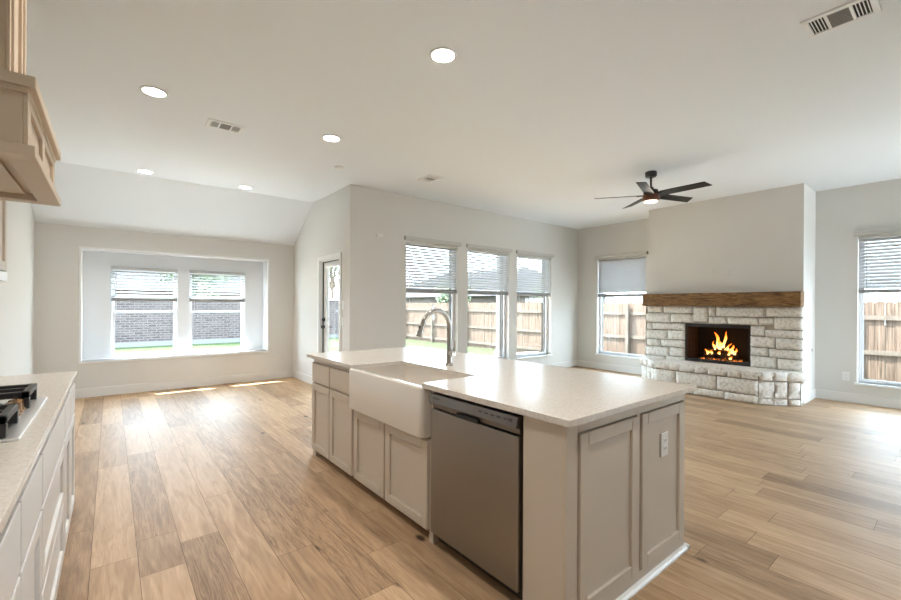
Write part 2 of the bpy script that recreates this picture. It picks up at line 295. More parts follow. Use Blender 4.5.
# floor planks (along Y), each with its own tone
def floor():
    me = bpy.data.meshes.new('floor'); vs, fs, cols = [], [], []
    rnd = random.Random(11); W = .1955; g = .0011
    special = {(0.117): [(2.593, 2.997, .22, .10), (2.997, 4.756, .42, .24), (4.756, 5.959, .80, 0)], (.3125): [(.9, 2.83, .22, .26), (2.83, 4.744, .72, 0), (4.744, 5.8, .66, 0)],
               (.508): [(1.6, 3.375, .56, .0), (3.375, 5.55, .64, 0)]}
    i0 = math.floor((XL - .02 + .0785) / W); x = -.0785 + i0 * W
    while x < XF + .02:
        sp = None
        for k in special:
            if abs(k - x) < .03: sp = special[k]
        segs = []; y = YBACK - rnd.random() * 1.5
        if sp:
            y0 = sp[0][0]; yy = y0
            while yy > YBACK: l = rnd.uniform(.8, 1.9); segs.append((yy - l, yy, rnd.random(), 0)); yy -= l
            segs += sp; y = sp[-1][1]
        while y < YN + .02:
            l = rnd.choice([.6, .9, 1.2, 1.5, 1.8, 2.0]) * rnd.uniform(.9, 1.1); segs.append((y, y + l, rnd.random(), rnd.choice([0, 0, 0, .12, .3]))); y += l
        for (a, c, tone, gr) in segs:
            k = len(vs); tone = .30 + .45 * tone if not sp else .25 + .5 * tone
            x0, x1 = max(x + g, XL), min(x + W - g, XF); a2, c2 = max(a + g, YBACK), min(c - g, YN)
            if a2 >= c2 or x0 >= x1: continue
            vs += [(x0, a2, 0), (x1, a2, 0), (x1, c2, 0), (x0, c2, 0)]; fs.append((k, k + 1, k + 2, k + 3)); cols.append((tone, rnd.random(), gr, 1))
        x += W
    k = len(vs); vs += [(XL - .2, YBACK, -.002), (XF + .2, YBACK, -.002), (XF + .2, YN + .2, -.002), (XL - .2, YN + .2, -.002)]; fs.append((k, k + 1, k + 2, k + 3)); cols.append((.2, 0, 0, 1))
    b0 = MB(); b0.box(XL - .2, XF + .2, YBACK, YN + .2, -.12, -.003)
    k = len(vs); vs += [tuple(v) for v in b0.v]; 
    for f in b0.f: fs.append([i + k for i in f]); cols.append((.2, 0, 0, 1))
    me.from_pydata(vs, [], fs); me.materials.append(M_FLOOR); me.materials.append(M_GAP)
    ca = me.color_attributes.new('plank', 'FLOAT_COLOR', 'CORNER')
    for p in me.polygons:
        if p.index >= len(me.polygons) - 7: p.material_index = 1
        for li in p.loop_indices: ca.data[li].color = cols[p.index]
    o = bpy.data.objects.new('floor', me); COL.objects.link(o); return o
struct(floor(), 'wide oak plank floor with dark knots through the whole room', 'floor')
# ceiling: flat, with the slope down to the nook wall
mb = MB(); mb.box(XL - .2, XD, YBACK, YC, H, H + .2); mb.box(XD, XF + .2, YBACK, YW + .3, H, H + .2)
struct(mb.build('ceiling', M_CEIL), 'pale flat ceiling over the kitchen and living room', 'ceiling'); mb = MB()
mb.extrude([(YC, H), (YN, HN), (YN + .25, HN - .16), (YN + .25, HN + .1), (YC, H + .2)], XL - .2, XD + .16, 0)
struct(mb.build('ceiling_slope', M_CEIL), 'pale ceiling slope running down over the breakfast nook', 'ceiling')
# walls
mb = MB(T_W); wall_boxes(mb, XD + WT, XF + WT, 0, WT, 0, H, [(a, b_, WZ0, WZ1) for a, b_ in WIN_W]); mb.m = 1; wall_boxes(mb, XD + WT, XF + WT, WT + .001, WT + .11, -.4, H, [(a - .01, b_ + .01, WZ0 - .01, WZ1 + .01) for a, b_ in WIN_W]); struct(mb.build('wall_back', [M_WALL, M_VENEER]), 'light wall holding the row of three tall windows', 'wall')
mb = MB(T_N); wall_boxes(mb, XL - WT, XD, 0, .12, 0, HN, [NK])
struct(mb.build('wall_nook', M_WALL), 'nook wall with a deep recess around two windows', 'wall'); mb = MB(T_N)
mb.box(NK[0] - .1, NK[1] + .1, .12, ND + .1, NK[3], NK[3] + .1); mb.box(NK[0] - .1, NK[1] + .1, .12, ND + .1, NK[2] - .12, NK[2] - .03)
mb.box(NK[0] - .1, NK[0], .12, ND + .1, NK[2] - .1, NK[3]); mb.box(NK[1], NK[1] + .1, .12, ND + .1, NK[2] - .1, NK[3])
mb2 = MB(T_N); wall_boxes(mb2, NK[0], NK[1], ND, ND + .1, NK[2] - .03, NK[3], [(a, b_, NZ0, NZ1) for a, b_ in WIN_N]); mb.v  # niche back
k = len(mb.v); mb.v += mb2.v; mb.f += [[i + k for i in f] for f in mb2.f]; mb.mi += mb2.mi; mb.sm += mb2.sm
struct(mb.build('trim_3', new_mat('recess_paint', (.79, .825, .86), .5)), 'white boxed recess holding the two nook windows', 'recess')
mb = MB(T_D); wall_boxes(mb, YW, YN + .4, 0, WT, 0, H, [DOOR]); struct(mb.build('wall_door', M_WALL), 'narrow white wall with the glazed patio door', 'wall')
mb = MB(T_F); wall_boxes(mb, YBACK, YW, 0, WT, 0, H, [(a, b_, WZ0 - (.04 if a < 1 else 0), WZ1) for a, b_ in WIN_F]); mb.m = 1; wall_boxes(mb, YBACK, YW + .27, WT + .001, WT + .11, -.4, H, [(a - .01, b_ + .01, WZ0 - .05, WZ1 + .01) for a, b_ in WIN_F]); struct(mb.build('wall_right', [M_WALL, M_VENEER]), 'light wall behind the fireplace with a window on each side', 'wall')
mb = MB(); mb.box(XL - WT, XL, YBACK, YN, 0, H); struct(mb.build('wall_left', M_WALL), 'plain kitchen wall behind the cooktop', 'wall')
mb = MB(); mb.box(XL - WT, 6.8, YBACK - WT, YBACK, 0, H); mb.box(8.2, XF + WT, YBACK - WT, YBACK, 0, H); mb.box(6.8, 8.2, YBACK - WT, YBACK, 2.15, H); struct(mb.build('wall_rear', M_WALL), 'unseen wall behind the kitchen with an opening added to let in fill light', 'wall')  # the opening is added behind the camera to let fill light in
FB = (2.105, 3.026, .46, 1.085)
mb = MB(lambda u, n, z: (XB + n, u, z)); wall_boxes(mb, BY0, BY1, 0, XF - XB, 0, H, [(FB[0], FB[1], FB[2], FB[3])]); struct(mb.build('wall_chimney', M_WALL), 'boxed-out chimney breast above the wooden mantel', 'wall')
# baseboards
M_BASE = new_mat('baseboard_paint', (.74, .73, .71), .45)
def base(name, boxes, label):
    mb = MB()
    for x0, x1, y0, y1 in boxes: mb.box(x0, x1, y0, y1, 0, .135)
    struct(mb.build(name, M_BASE, bevel=.006, seg=2), label, 'baseboard')
bt = .016
base('baseboard_nook', [(XL, XD, YN - bt, YN)], 'white baseboard under the nook windows')
base('baseboard_door', [(XD - bt, XD, YW + .02, DOOR[0] - .07), (XD - bt, XD, DOOR[1] + .07, YN - bt)], 'white baseboard beside the patio door')
base('baseboard_back', [(XD - bt, XF, YW - bt, YW)], 'white baseboard under the row of three windows')
base('baseboard_right', [(XF - bt, XF, BY1, YW - bt), (XF - bt, XF, YBACK, BY0)], 'white baseboard on the fireplace wall')
base('baseboard_chimney', [(XB, XF - bt, BY0 - bt, BY0), (XB, XF - bt, BY1, BY1 + bt)], 'white baseboard round the side of the chimney breast')
# nook recess trim
mb = MB(T_N); tw = .03
mb.box(NK[0] - tw, NK[1] + tw, -.014, .0, NK[3], NK[3] + tw); mb.box(NK[0] - tw, NK[0], -.014, .0, NK[2], NK[3]); mb.box(NK[1], NK[1] + tw, -.014, .0, NK[2], NK[3])
struct(mb.build('trim_1', M_TRIM, bevel=.003), 'thin white trim edging the nook window recess', 'trim')
mb = MB(T_N); mb.box(NK[0] - tw, NK[1] + tw, -.012, ND, NK[2] - .035, NK[2]); struct(mb.build('trim_2', M_TRIM, bevel=.006), 'deep white sill of the nook window recess', 'sill')

# ------------------------------------------------------------------ windows and blinds
def window(name, T, u0, u1, z0, z1, n0, label, sill=True, edge_shade=True, fixed=True):
    """n0 = depth at which the sash sits"""
    fw = .026 if fixed else .028; o = empty(name, T((u0 + u1) / 2, n0, z0), label, 'window'); o['kind'] = 'structure'
    mb = MB(T); mb.box(u0, u1, n0, n0 + .055, z1 - fw, z1); mb.box(u0, u1, n0, n0 + .055, z0, z0 + fw); mb.box(u0, u0 + fw, n0, n0 + .055, z0 + fw, z1 - fw); mb.box(u1 - fw, u1, n0, n0 + .055, z0 + fw, z1 - fw)
    mb.build('window_frame', M_VINYL, o, bevel=.003)
    zm = z0 + (z1 - z0) * .5
    for nm, a, c, d in ((('sash', z0 + fw, z1 - fw, .012),) if fixed else (('lower_sash', z0 + fw, zm + .02, .008), ('upper_sash', zm - .02, z1 - fw, .030))):
        s = .022 if fixed else .026; ua, ub = u0 + fw, u1 - fw
        mb = MB(T); mb.box(ua, ub, n0 + d, n0 + d + .02, a, a + s); mb.box(ua, ub, n0 + d, n0 + d + .02, c - s, c); mb.box(ua, ua + s, n0 + d, n0 + d + .02, a + s, c - s); mb.box(ub - s, ub, n0 + d, n0 + d + .02, a + s, c - s)
        f = mb.build(nm, M_VINYL, o, bevel=.002)
        mb = MB(T); mb.box(ua + s, ub - s, n0 + d + .008, n0 + d + .012, a + s, c - s); mb.build('pane', M_GLASS, f)
    if edge_shade:  # added dark strips outside the glass stand in for the shaded frame
        mb = MB(T); sw = .022; ua, ub = u0 + .01, u1 - .01
        mb.box(ua, ua + sw + .02, n0 + .057, n0 + .075, z0, z1); mb.box(ub - sw - .02, ub, n0 + .057, n0 + .075, z0, z1); mb.box(ua, ub, n0 + .057, n0 + .075, z0, z0 + .02)
        mb.build('shade_frame', M_EDGE_SHADE, o)
    if sill:
        mb = MB(T); mb.box(u0 - .03, u1 + .03, -.028, n0, z0 - .028, z0); mb.build('window_sill', M_TRIM, o, bevel=.004)
    return o
def blind(T, u0, u1, ztop, zbot, n, tilt, label, group, valance=True, bright=None):
    """n = depth of the slat stack centre"""
    o = empty('window_blind', T((u0 + u1) / 2, n, ztop), label, 'blind', group)
    mb = MB(T)
    if valance: mb.box(u0 - .045, u1 + .045, -.045, -.002, ztop - .01, ztop + .055); mb.box(u0 + .004, u1 - .004, n - .03, n + .03, ztop - .05, ztop - .002)
    else: mb.box(u0 + .004, u1 - .004, n - .03, n + .03, ztop - .05, ztop - .002)
    mb.build('valance', M_VAL if valance else M_BLIND, o, bevel=.004)
    mb = MB(T); z = ztop - .075; w_ = .0245; c, s = math.cos(tilt) * w_, math.sin(tilt) * w_
    while z > zbot + .085:
        ua, ub, th = u0 + .008, u1 - .008, .0014
        P = [(-c, -s), (0, .003), (c, s)]
        vs = [(u, n + p[0], z + p[1] + dz) for u in (ua, ub) for p in P for dz in (-th, th)]
        mb.add(vs, [(0, 2, 8, 6), (2, 4, 10, 8), (1, 7, 9, 3), (3, 9, 11, 5), (0, 6, 7, 1), (4, 5, 11, 10), (0, 1, 3, 2), (2, 3, 5, 4), (6, 8, 9, 7), (8, 10, 11, 9)])
        z -= .0465
    mb.build('slats', M_BLIND, o)
    mb = MB(T)
    for k in range(4): mb.box(u0 + .008, u1 - .008, n - .025, n + .025, zbot + .052 + k * .0062, zbot + .0555 + k * .0062)
    mb.build('gathered_slats', M_RAIL_SHADE, o)
    mb = MB(T); mb.box(u0 + .008, u1 - .008, n - .028, n + .028, zbot, zbot + .05); mb.build('bottom_rail', M_RAIL_SHADE, o, bevel=.003)
    for u in (u0 + .13, u1 - .13):
        mb = MB(T); mb.tube([(u, n - .027, ztop - .04), (u, n - .027, zbot + .01)], .0016, 5); mb.build('ladder_cord', M_BLIND, o)
    uw = u1 - .09 if T is T_F else u0 + .07   # the wand hangs at the left of each blind
    mb = MB(T); mb.tube([(uw, n - .036, ztop - .045), (uw, n - .038, zbot - .16)], .004, 6); mb.build('tilt_wand', M_BLIND, o)
    return o
WN = ['left-hand', 'middle', 'right-hand']
for i, (a, b_) in enumerate(WIN_W):
    window('window_%d' % (i + 1), T_W, a, b_, WZ0, WZ1, .085, '%s tall white window of the row of three' % WN[i])
    blind(T_W, a, b_, WZ1, 1.565, .045, .95, ['white slatted blind half raised on the window behind the kitchen faucet', 'white slatted blind on the middle window of the row of three', 'white slatted blind on the right-hand window of the row of three, nearest the corner'][i], 'blinds on the row of three windows')
window('window_4', T_F, *WIN_F[0], WZ0, WZ1, .085, 'tall white window left of the stone fireplace')
window('window_5', T_F, *WIN_F[1], WZ0 - .04, WZ1, .085, 'tall white window right of the stone fireplace')
blind(T_F, *WIN_F[0], WZ1, 1.565, .045, 1.28, 'nearly closed slatted blind on the window left of the stone fireplace', 'blinds beside the fireplace')
blind(T_F, *WIN_F[1], WZ1 - .02, 1.565, .045, 1.12, 'slatted blind on the window right of the stone fireplace', 'blinds beside the fireplace')
for i, (a, b_) in enumerate(WIN_N):
    window('window_%d' % (i + 6), T_N, a, b_, NZ0, NZ1, ND + .035, '%s window in the white nook recess' % ['left', 'right'][i], sill=False, edge_shade=False, fixed=False)
    blind(T_N, a, b_, NZ1, 1.405, ND - .015, .42, 'half raised slatted blind on the %s window of the nook recess' % ['left', 'right'][i], 'blinds in the nook recess', valance=False)

# ------------------------------------------------------------------ patio door
o = empty('door_1', T_D((DOOR[0] + DOOR[1]) / 2, 0, 0), 'full-glass patio door with black lever handle', 'door'); o['kind'] = 'structure'
mb = MB(T_D); y0, y1, z1 = DOOR[0], DOOR[1], DOOR[3]
mb.box(y0 - .065, y0, -.018, .0, 0, z1 + .065); mb.box(y1, y1 + .065, -.018, .0, 0, z1 + .065); mb.box(y0, y1, -.018, .0, z1, z1 + .065)
mb.box(y0, y0 + .02, 0, WT, 0, z1); mb.box(y1 - .02, y1, 0, WT, 0, z1); mb.box(y0, y1, 0, WT, z1 - .02, z1)
mb.build('door_casing', M_TRIM, o, bevel=.003)
mb = MB(T_D); a, c = y0 + .022, y1 - .022; n0, n1 = .06, .10; st = .075
mb.box(a, a + st, n0, n1, .01, z1 - .022); mb.box(c - st, c, n0, n1, .01, z1 - .022); mb.box(a + st, c - st, n0, n1, z1 - .022 - .09, z1 - .022); mb.box(a + st, c - st, n0, n1, .01, .2)
leaf = mb.build('door_leaf', M_TRIM, o, bevel=.003)
mb = MB(T_D); mb.box(a + st, c - st, n0 + .015, n0 + .021, .2, z1 - .112); mb.build('pane', M_GLASS, leaf)
mb = MB(T_D); mb.box(a - .003, a + .003, .045, .058, .01, z1 - .02); mb.box(c - .006, c + .008, .04, .059, .01, z1 - .02); mb.box(a, c, .045, .058, z1 - .03, z1 - .02); mb.build('weatherstrip', M_BLACK, o)
mb = MB(T_D); mb.tube([(c - .035, n0, 1.0), (c - .035, n0 - .05, 1.0)], .026, 16); mb.tube([(c - .035, n0 - .045, 1.0), (c - .14, n0 - .045, 1.0)], .009, 10); mb.build('door_handle', M_BLACK, leaf)
mb = MB(T_D); mb.tube([(c - .035, n0, 1.12), (c - .035, n0 - .03, 1.12)], .03, 16); mb.box(c - .04, c - .03, n0 - .045, n0 - .03, 1.105, 1.135); mb.build('deadbolt', M_BLACK, leaf)

# ------------------------------------------------------------------ cabinets
def shaker(mb, T_, u0, u1, z0, z1, n=0., th=.022, st=.057, rec=.012):
    """door in the u-z plane, front face at -n (towards the viewer); T_ maps (u, n, z)"""
    def bx(a, c, na, nb, d, e): mb.box(a, c, na, nb, d, e)
    bx(u0, u0 + st, -n - th, -n, z0, z1); bx(u1 - st, u1, -n - th, -n, z0, z1); bx(u0 + st, u1 - st, -n - th, -n, z1 - st, z1); bx(u0 + st, u1 - st, -n - th, -n, z0, z0 + st)
    bx(u0 + st - .002, u1 - st + .002, -n - th + rec, -n, z0 + st - .002, z1 - st + .002)
IX0, IX1 = 1.42, 2.52; IY0, IY1 = 1.01, 3.762; CT = .915; CB = .885
T_I = lambda u, n, z: (IX0 + .02 + n, u, z)         # island front; n<0 towards kitchen
T_E = lambda u, n, z: (u, IY0 + .02 + n, z)         # island end
def cab(name, y0, y1, label, loc=None):
    o = empty(name, (1.73, (y0 + y1) / 2, 0), label, 'cabinet')
    return o
# far unit: two drawers over two doors
o = cab('base_cabinet', 2.93, 3.762, 'island cabinet with two drawers over two doors, left of the farmhouse sink')
mb = MB(T_I); mb.box(2.931, 3.762, 0, .588, .065, CB); mb.box(2.931, 3.70, .07, .588, .0, .066); mb.build('cabinet_body', M_CAB, o, bevel=.002)
for a, c in ((3.372, 3.752), (2.945, 3.358)):
    mb = MB(T_I); mb.box(a, c, -.022, 0, .675, .842); mb.build('drawer', M_CAB, o, bevel=.003)
    mb = MB(T_I); shaker(mb, None, a, c, .066, .660); mb.build('door', M_CAB, o, bevel=.0025, seg=1)
mb = MB(T_I); mb.extrude([(3.762, 0), (3.762, .066), (3.69, .066), (3.675, .05), (3.70, .03), (3.69, 0)], -.001, .03, 0) if False else mb.box(3.70, 3.762, -.004, .066, 0, .066); mb.build('foot', M_CAB, o, bevel=.004)
# sink unit
o = cab('sink_cabinet', 1.94, 2.93, 'island cabinet with two doors under the farmhouse sink')
mb = MB(T_I); mb.box(1.957, 2.929, .0, .588, .067, .585); mb.box(1.96, 2.929, .07, .588, .0, .067); mb.box(1.925, 1.957, 0, .588, .067, CB); mb.box(2.921, 2.929, 0, .588, .585, CB); mb.build('cabinet_body', M_CAB, o, bevel=.002)
for a, c in ((2.462, 2.908), (1.968, 2.444)):
    mb = MB(T_I); shaker(mb, None, a, c, .066, .578); mb.build('door', M_CAB, o, bevel=.0025, seg=1)
mb = MB(); P = [(1.925, .0), (1.925, .066), (1.962, .066), (1.958, .05), (1.968, .03), (1.962, .022), (1.962, 0)]; mb.extrude([(y, z) for y, z in P], IX0 + .012, IX0 + .09, 0); mb.build('foot', M_CAB, o, bevel=.002)
# end panel with filler
o = empty('island_end_panel', (1.97, 1.02, 0), 'panelled near end of the island facing the camera, with two recessed panels', 'cabinet')
mb = MB(); mb.box(IX0, IX1, IY0 + .02, 1.245, .0, CB); mb.build('cabinet_body', M_CAB, o, bevel=.002)
mb = MB(T_E); 
for a, c in ((IX0, 1.498), (2.494, IX1)): mb.box(a, c, -.012, 0, .0, CB)
mb.box(1.984, 2.012, -.012, 0, .068, .838)
mb.box(1.498, 2.494, -.012, 0, .0, .068); mb.box(1.498, 2.494, -.012, 0, .838, CB); mb.build('face_frame', M_CAB, o, bevel=.002)
for a, c in ((1.504, 1.978), (2.020, 2.488)):
    mb = MB(T_E); shaker(mb, None, a, c, .074, .832, n=.0, th=.022); mb.build('panel', M_CAB, o, bevel=.003, seg=1)
mb = MB(T_E); mb.extrude([(-.012, 0), (-.034, 0), (-.034, .010), (-.026, .022), (-.012, .024)], IX0 + .01, IX1 + .02, 0); mb.box(IX1, IX1 + .02, -.034, .2, 0, .022); mb.build('shoe_molding', M_TRIM, o)
# island back panel
o = empty('island_back_panel', (2.4, 2.5, 0), 'plain back of the island under the countertop, facing the living room', 'cabinet')
mb = MB(); mb.box(2.03, IX1, 1.246, IY1, 0, CB); mb.build('cabinet_body', M_CAB, o, bevel=.002)
# countertop with sink cut-out
CX0, CX1, CY0, CY1 = 1.389, 2.587, .982, 3.805; SY0, SY1, SXB = 1.985, 2.885, 1.815
mb = MB()
for x0, x1, y0, y1 in ((CX0, SXB, CY0, SY0), (CX0, SXB, SY1, CY1), (SXB, CX1, CY0, CY1)): mb.box(x0, x1, y0, y1, CB, CT)
ct = mb.build('island_countertop', M_QUARTZ)
bm = bmesh.new(); bm.from_mesh(ct.data); bmesh.ops.remove_doubles(bm, verts=bm.verts, dist=1e-5)
# rebuild as one clean L-shaped outline
bm.free(); bpy.data.objects.remove(ct)
mb = MB(); mb.prism([(CX0, CY0), (CX1, CY0), (CX1, CY1), (CX0, CY1), (CX0, SY1), (SXB, SY1), (SXB, SY0), (CX0, SY0)], CB, CT)
ct = mb.build('island_countertop', M_QUARTZ, bevel=.003); tag(ct, 'speckled cream quartz countertop on the kitchen island', 'countertop')
# farmhouse sink
AX = 1.372; ay0, ay1 = 1.965, 2.915; sb = .595; stp = .892
mb = MB(); 
def rrect(x0, x1, y0, y1, r, seg=5, rs=None):
    pts = []
    for cx, cy, a0, rr in ((x0 + r, y0 + r, PI, r), (x1 - r, y0 + r, 1.5 * PI, r), (x1 - r, y1 - r, 0, r), (x0 + r, y1 - r, .5 * PI, r)):
        for k in range(seg + 1): a = a0 + .5 * PI * k / seg; pts.append((cx + rr * math.cos(a), cy + rr * math.sin(a)))
    return pts
outer = rrect(AX, SXB + .045, ay0, ay1, .032); inner = rrect(AX + .035, SXB + .012, ay0 + .035, ay1 - .035, .05)
n = len(outer)
def ring(pts, z): return [(x, y, z) for x, y in pts]
def inset(pts, d):
    cx = sum(p[0] for p in pts) / len(pts); cy = sum(p[1] for p in pts) / len(pts)
    return [(x - math.copysign(min(d, abs(x - cx)), x - cx), y - math.copysign(min(d, abs(y - cy)), y - cy)) for x, y in pts]
rows = [ring(inset(outer, .012), sb), ring(inset(outer, .003), sb + .004), ring(outer, sb + .012), ring(outer, stp - .012), ring(inset(outer, .003), stp - .004), ring(inset(outer, .010), stp),
        ring(inset(inner, -.006), stp), ring(inner, stp - .006), ring(inset(inner, .004), stp - .20), ring(inset(inner, .03), stp - .235)]
vs = [v for r in rows for v in r]
fs = [(i * n + k, i * n + (k + 1) % n, (i + 1) * n + (k + 1) % n, (i + 1) * n + k) for i in range(len(rows) - 1) for k in range(n)]
so = empty('farmhouse_sink', (1.6, 2.44, sb), 'white farmhouse apron sink set into the island countertop', 'sink')
mb.add(vs, fs, True); mb.add(rows[0], [tuple(range(n))[::-1]]); mb.add(rows[-1], [tuple(range(n))]); mb.build('basin', M_SINK, so)
mb = MB(); mb.lathe([(.045, .0), (.045, .004), (.03, .005), (.02, .001)], (1.62, 2.44, stp - .235)); mb.build('drain', M_NICKEL, so)
# faucet
fx, fy = 1.965, 2.45
fo = empty('kitchen_faucet', (fx, fy, CT), 'brushed nickel gooseneck faucet behind the farmhouse sink', 'faucet')
mb = MB(); mb.lathe([(.030, 0), (.030, .006), (.025, .012), (.0225, .02), (.0225, .10), (.019, .115)], (fx, fy, CT)); mb.build('faucet_base', M_NICKEL, fo)
pts = [(fx, fy, CT + .10), (fx, fy, 1.19)]; R_ = .122; cxx = fx - R_
for k in range(0, 15): a = PI * k / 14 * .93; pts.append((cxx + R_ * math.cos(a), fy, 1.20 + R_ * math.sin(a)))
mb = MB(); mb.tube(pts, [.0195] * 2 + [.0175] * 15, 14); mb.build('spout', M_NICKEL, fo)
e = Vector(pts[-1]); dv = (Vector(pts[-1]) - Vector(pts[-2])).normalized()
dv = (dv + Vector((-.06, 0, 0))).normalized()
mb = MB(); mb.tube([e - dv * .01, e + dv * .03, e + dv * .075, e + dv * .095], [.017, .019, .023, .022], 14); hd = mb.build('spray_head', M_NICKEL, fo)
mb = MB(); mb.box(e.x - .034, e.x - .018, fy - .007, fy + .007, e.z - .045, e.z - .010); mb.build('spray_button', M_BPLAST, hd, bevel=.003)
mb = MB(); mb.tube([(fx, fy, CT + .09), (fx + .005, fy - .052, CT + .09)], [.021, .021], 12); mb.tube([(fx + .005, fy - .040, CT + .095), (fx + .008, fy - .050, CT + .12), (fx + .0, fy - .058, CT + .19)], [.013, .009, .007], 10); mb.build('lever', M_NICKEL, fo)

# dishwasher
do = empty('dishwasher', (1.7, 1.585, 0), 'stainless steel dishwasher built into the island', 'dishwasher')
d0, d1 = 1.262, 1.915
T_DW = lambda u, n, z: (1.405 + n, u, z)
mb = MB(T_DW); mb.box(d0 - .008, d1 + .006, .06, .6, .09, CB - .006); mb.box(d0, d1, .09, .6, 0, .09); mb.build('tub', M_BPLAST, do)
mb = MB(T_DW); mb.box(d0, d1, 0, .055, .085, .780); mb.build('door_panel', M_STEEL, do, bevel=.006)
mb = MB(T_DW); mb.extrude([(-.012, .812), (-.006, .872), (.05, .872), (.05, .780), (.0, .780), (.0, .80)], d0, d1, 1) if False else None
P = [(-.014, .818), (-.004, .868), (.055, .868), (.055, .784), (.014, .784), (.010, .812)]
vs = [(y, x, z) for y in (d0, d1) for x, z in P]; n_ = len(P)
mb.add(vs, [tuple(range(n_))[::-1], tuple(range(n_, 2 * n_))] + [(i, (i + 1) % n_, n_ + (i + 1) % n_, n_ + i) for i in range(n_)])
cp = mb.build('control_panel', M_STEELD, do, bevel=.003)
mb = MB(T_DW); mb.box(1.585 - .06, 1.585 + .105, -.004, .012, .778, .802); mb.build('handle_pocket', M_BPLAST, do, bevel=.003)
def on_panel(y, z, s=.0012): return -.014 + (z - .818) * .2 - s
mb = MB(T_DW)
for k in range(5): y = 1.50 - k * .042; zz = .846; mb.box(y - .012, y + .012, on_panel(y, zz), on_panel(y, zz) + .003, zz - .004, zz + .004)
mb.box(1.29, 1.315, on_panel(0, .846), on_panel(0, .846) + .003, .838, .854)
mb.build('buttons', new_mat('button_print', (.05, .05, .05), .5), cp)
mb = MB(T_DW)
for k in range(8): y = 1.885 - k * .0075; mb.box(y - .0055, y - .0005, on_panel(y, .846), on_panel(y, .846) + .003, .8425, .8485)
mb.build('brand_mark', new_mat('badge_print', (.03, .03, .03), .5), cp)
mb = MB(T_DW); mb.box(d0, d1, .06, .085, .02, .085); mb.build('toe_panel', M_BPLAST, do)

# outlet on island end
def outlet(T, u, z, label, w_=.076, h_=.122, n=0., slots=True, name='wall_outlet', mat=None, cat='outlet', group=None):
    o = empty(name, T(u, n, z), label, cat, group)
    mb = MB(T); mb.box(u - w_ / 2, u + w_ / 2, n - .006, n, z - h_ / 2, z + h_ / 2); mb.build('cover_plate', mat or M_PLATE, o, bevel=.002)
    if slots:
        for dz in (-.021, .021):
            mb = MB(T); mb.box(u - .016, u + .016, n - .008, n - .004, z + dz - .014, z + dz + .014); r_ = mb.build('receptacle', mat or M_PLATE, o, bevel=.004)
            mb = MB(T)
            for du in (-.007, .007): mb.box(u + du - .0015, u + du + .0015, n - .0085, n - .006, z + dz - .005, z + dz + .006)
            mb.build('slots', M_SLOT, r_)
    else:
        mb = MB(T); mb.box(u - .016, u + .016, n - .009, n - .004, z - .032, z + .032); mb.build('rocker', mat or M_PLATE, o, bevel=.003)
    return o
outlet(T_E, 2.265, .638, 'white power outlet on the right panel of the island end', n=-.0125)
outlet(T_F, 1.15, .37, 'white power outlet low on the wall by the right window', group=None)
outlet(T_N, 2.487, .40, 'white power outlet low on the nook wall beside the recess', mat=M_WALL)
T_B = lambda u, n, z: (XB + n, u, z)
outlet(T_B, 2.628, 1.915, 'left wall plate above the mantel, painted like the wall', mat=M_WALL)
outlet(T_B, 2.415, 1.90, 'right wall plate above the mantel, painted like the wall', mat=M_WALL)
outlet(T_D, 5.875, 1.36, 'upper white switch beside the patio door', slots=False, name='light_switch', cat='switch')
outlet(T_D, 5.875, 1.12, 'lower white switch beside the patio door', slots=False, name='light_switch', cat='switch')
T_S = lambda u, n, z: (u, BY0 + n, z)
mb = MB(T_S); mb.lathe([(.022, 0), (.022, -.004), (.010, -.006)], (8.09, 0, .73), axis=1); g_ = mb.build('gas_key_valve', M_GREYV); tag(g_, 'small round gas key valve on the side of the chimney breast', 'valve')
mb = MB(T_W); mb.box(3.10, 3.21, -.035, 0, 2.39, 2.44); mb.build('motion_sensor', M_PLATE, bevel=.008); tag(bpy.data.objects['motion_sensor'], 'small white sensor high on the wall left of the three windows', 'sensor')

# ------------------------------------------------------------------ left run of cabinets
T_L = lambda u, n, z: (-.203 - n, u, z)          # front facing +X, n<0 towards +X
def lcab(y0, y1, label, kind):
    o = empty('base_cabinet', (-.5, (y0 + y1) / 2, 0), label, 'cabinet')
    mb = MB(T_L); mb.box(y0 + .0005, y1 - .0005, 0, .608, .065, CB); mb.box(y0 + .001, y1 - .001, .07, .608, 0, .066); mb.build('cabinet_body', M_CAB_LIT, o, bevel=.002)
    if kind == 'drawers':
        mb = MB(T_L); mb.box(y0 + .012, y1 - .012, -.022, 0, .665, .842); mb.build('drawer', M_CAB_LIT, o, bevel=.003)
        for d, e in ((.362, .650), (.072, .348)):
            mb = MB(T_L); shaker(mb, None, y0 + .012, y1 - .012, d, e); mb.build('drawer', M_CAB_LIT, o, bevel=.0025, seg=1)
    else:
        k = 2 if kind == 'double' else 1; w_ = (y1 - y0) / k
        for i in range(k):
            a, c = y0 + i * w_ + .010, y0 + (i + 1) * w_ - .010
            mb = MB(T_L); mb.box(a, c, -.022, 0, .665, .842); mb.build('drawer', M_CAB_LIT, o, bevel=.003)
            mb = MB(T_L); shaker(mb, None, a, c, .072, .650); mb.build('door', M_CAB_LIT, o, bevel=.0025, seg=1)
    mb = MB(T_L); mb.box(y1 - .06, y1 - .001, -.004, .066, 0, .066); mb.build('foot', M_CAB_LIT, o, bevel=.003)
M_CAB_LIT = new_mat('lit_cabinet_paint', (.74, .74, .735), .4)  # lighter copy of the cabinet paint, window light put into the colour
lcab(2.915, 3.70, 'cabinet with two drawers over two doors at the far end of the cooktop run', 'double')
lcab(2.01, 2.915, 'cabinet with three wide drawers below the gas cooktop', 'drawers')
lcab(1.565, 2.01, 'narrow cabinet with a drawer over a door, next to the cooktop drawers', 'single')
lcab(.75, 1.565, 'near cabinet with drawers over doors at the left edge of the photo', 'double')
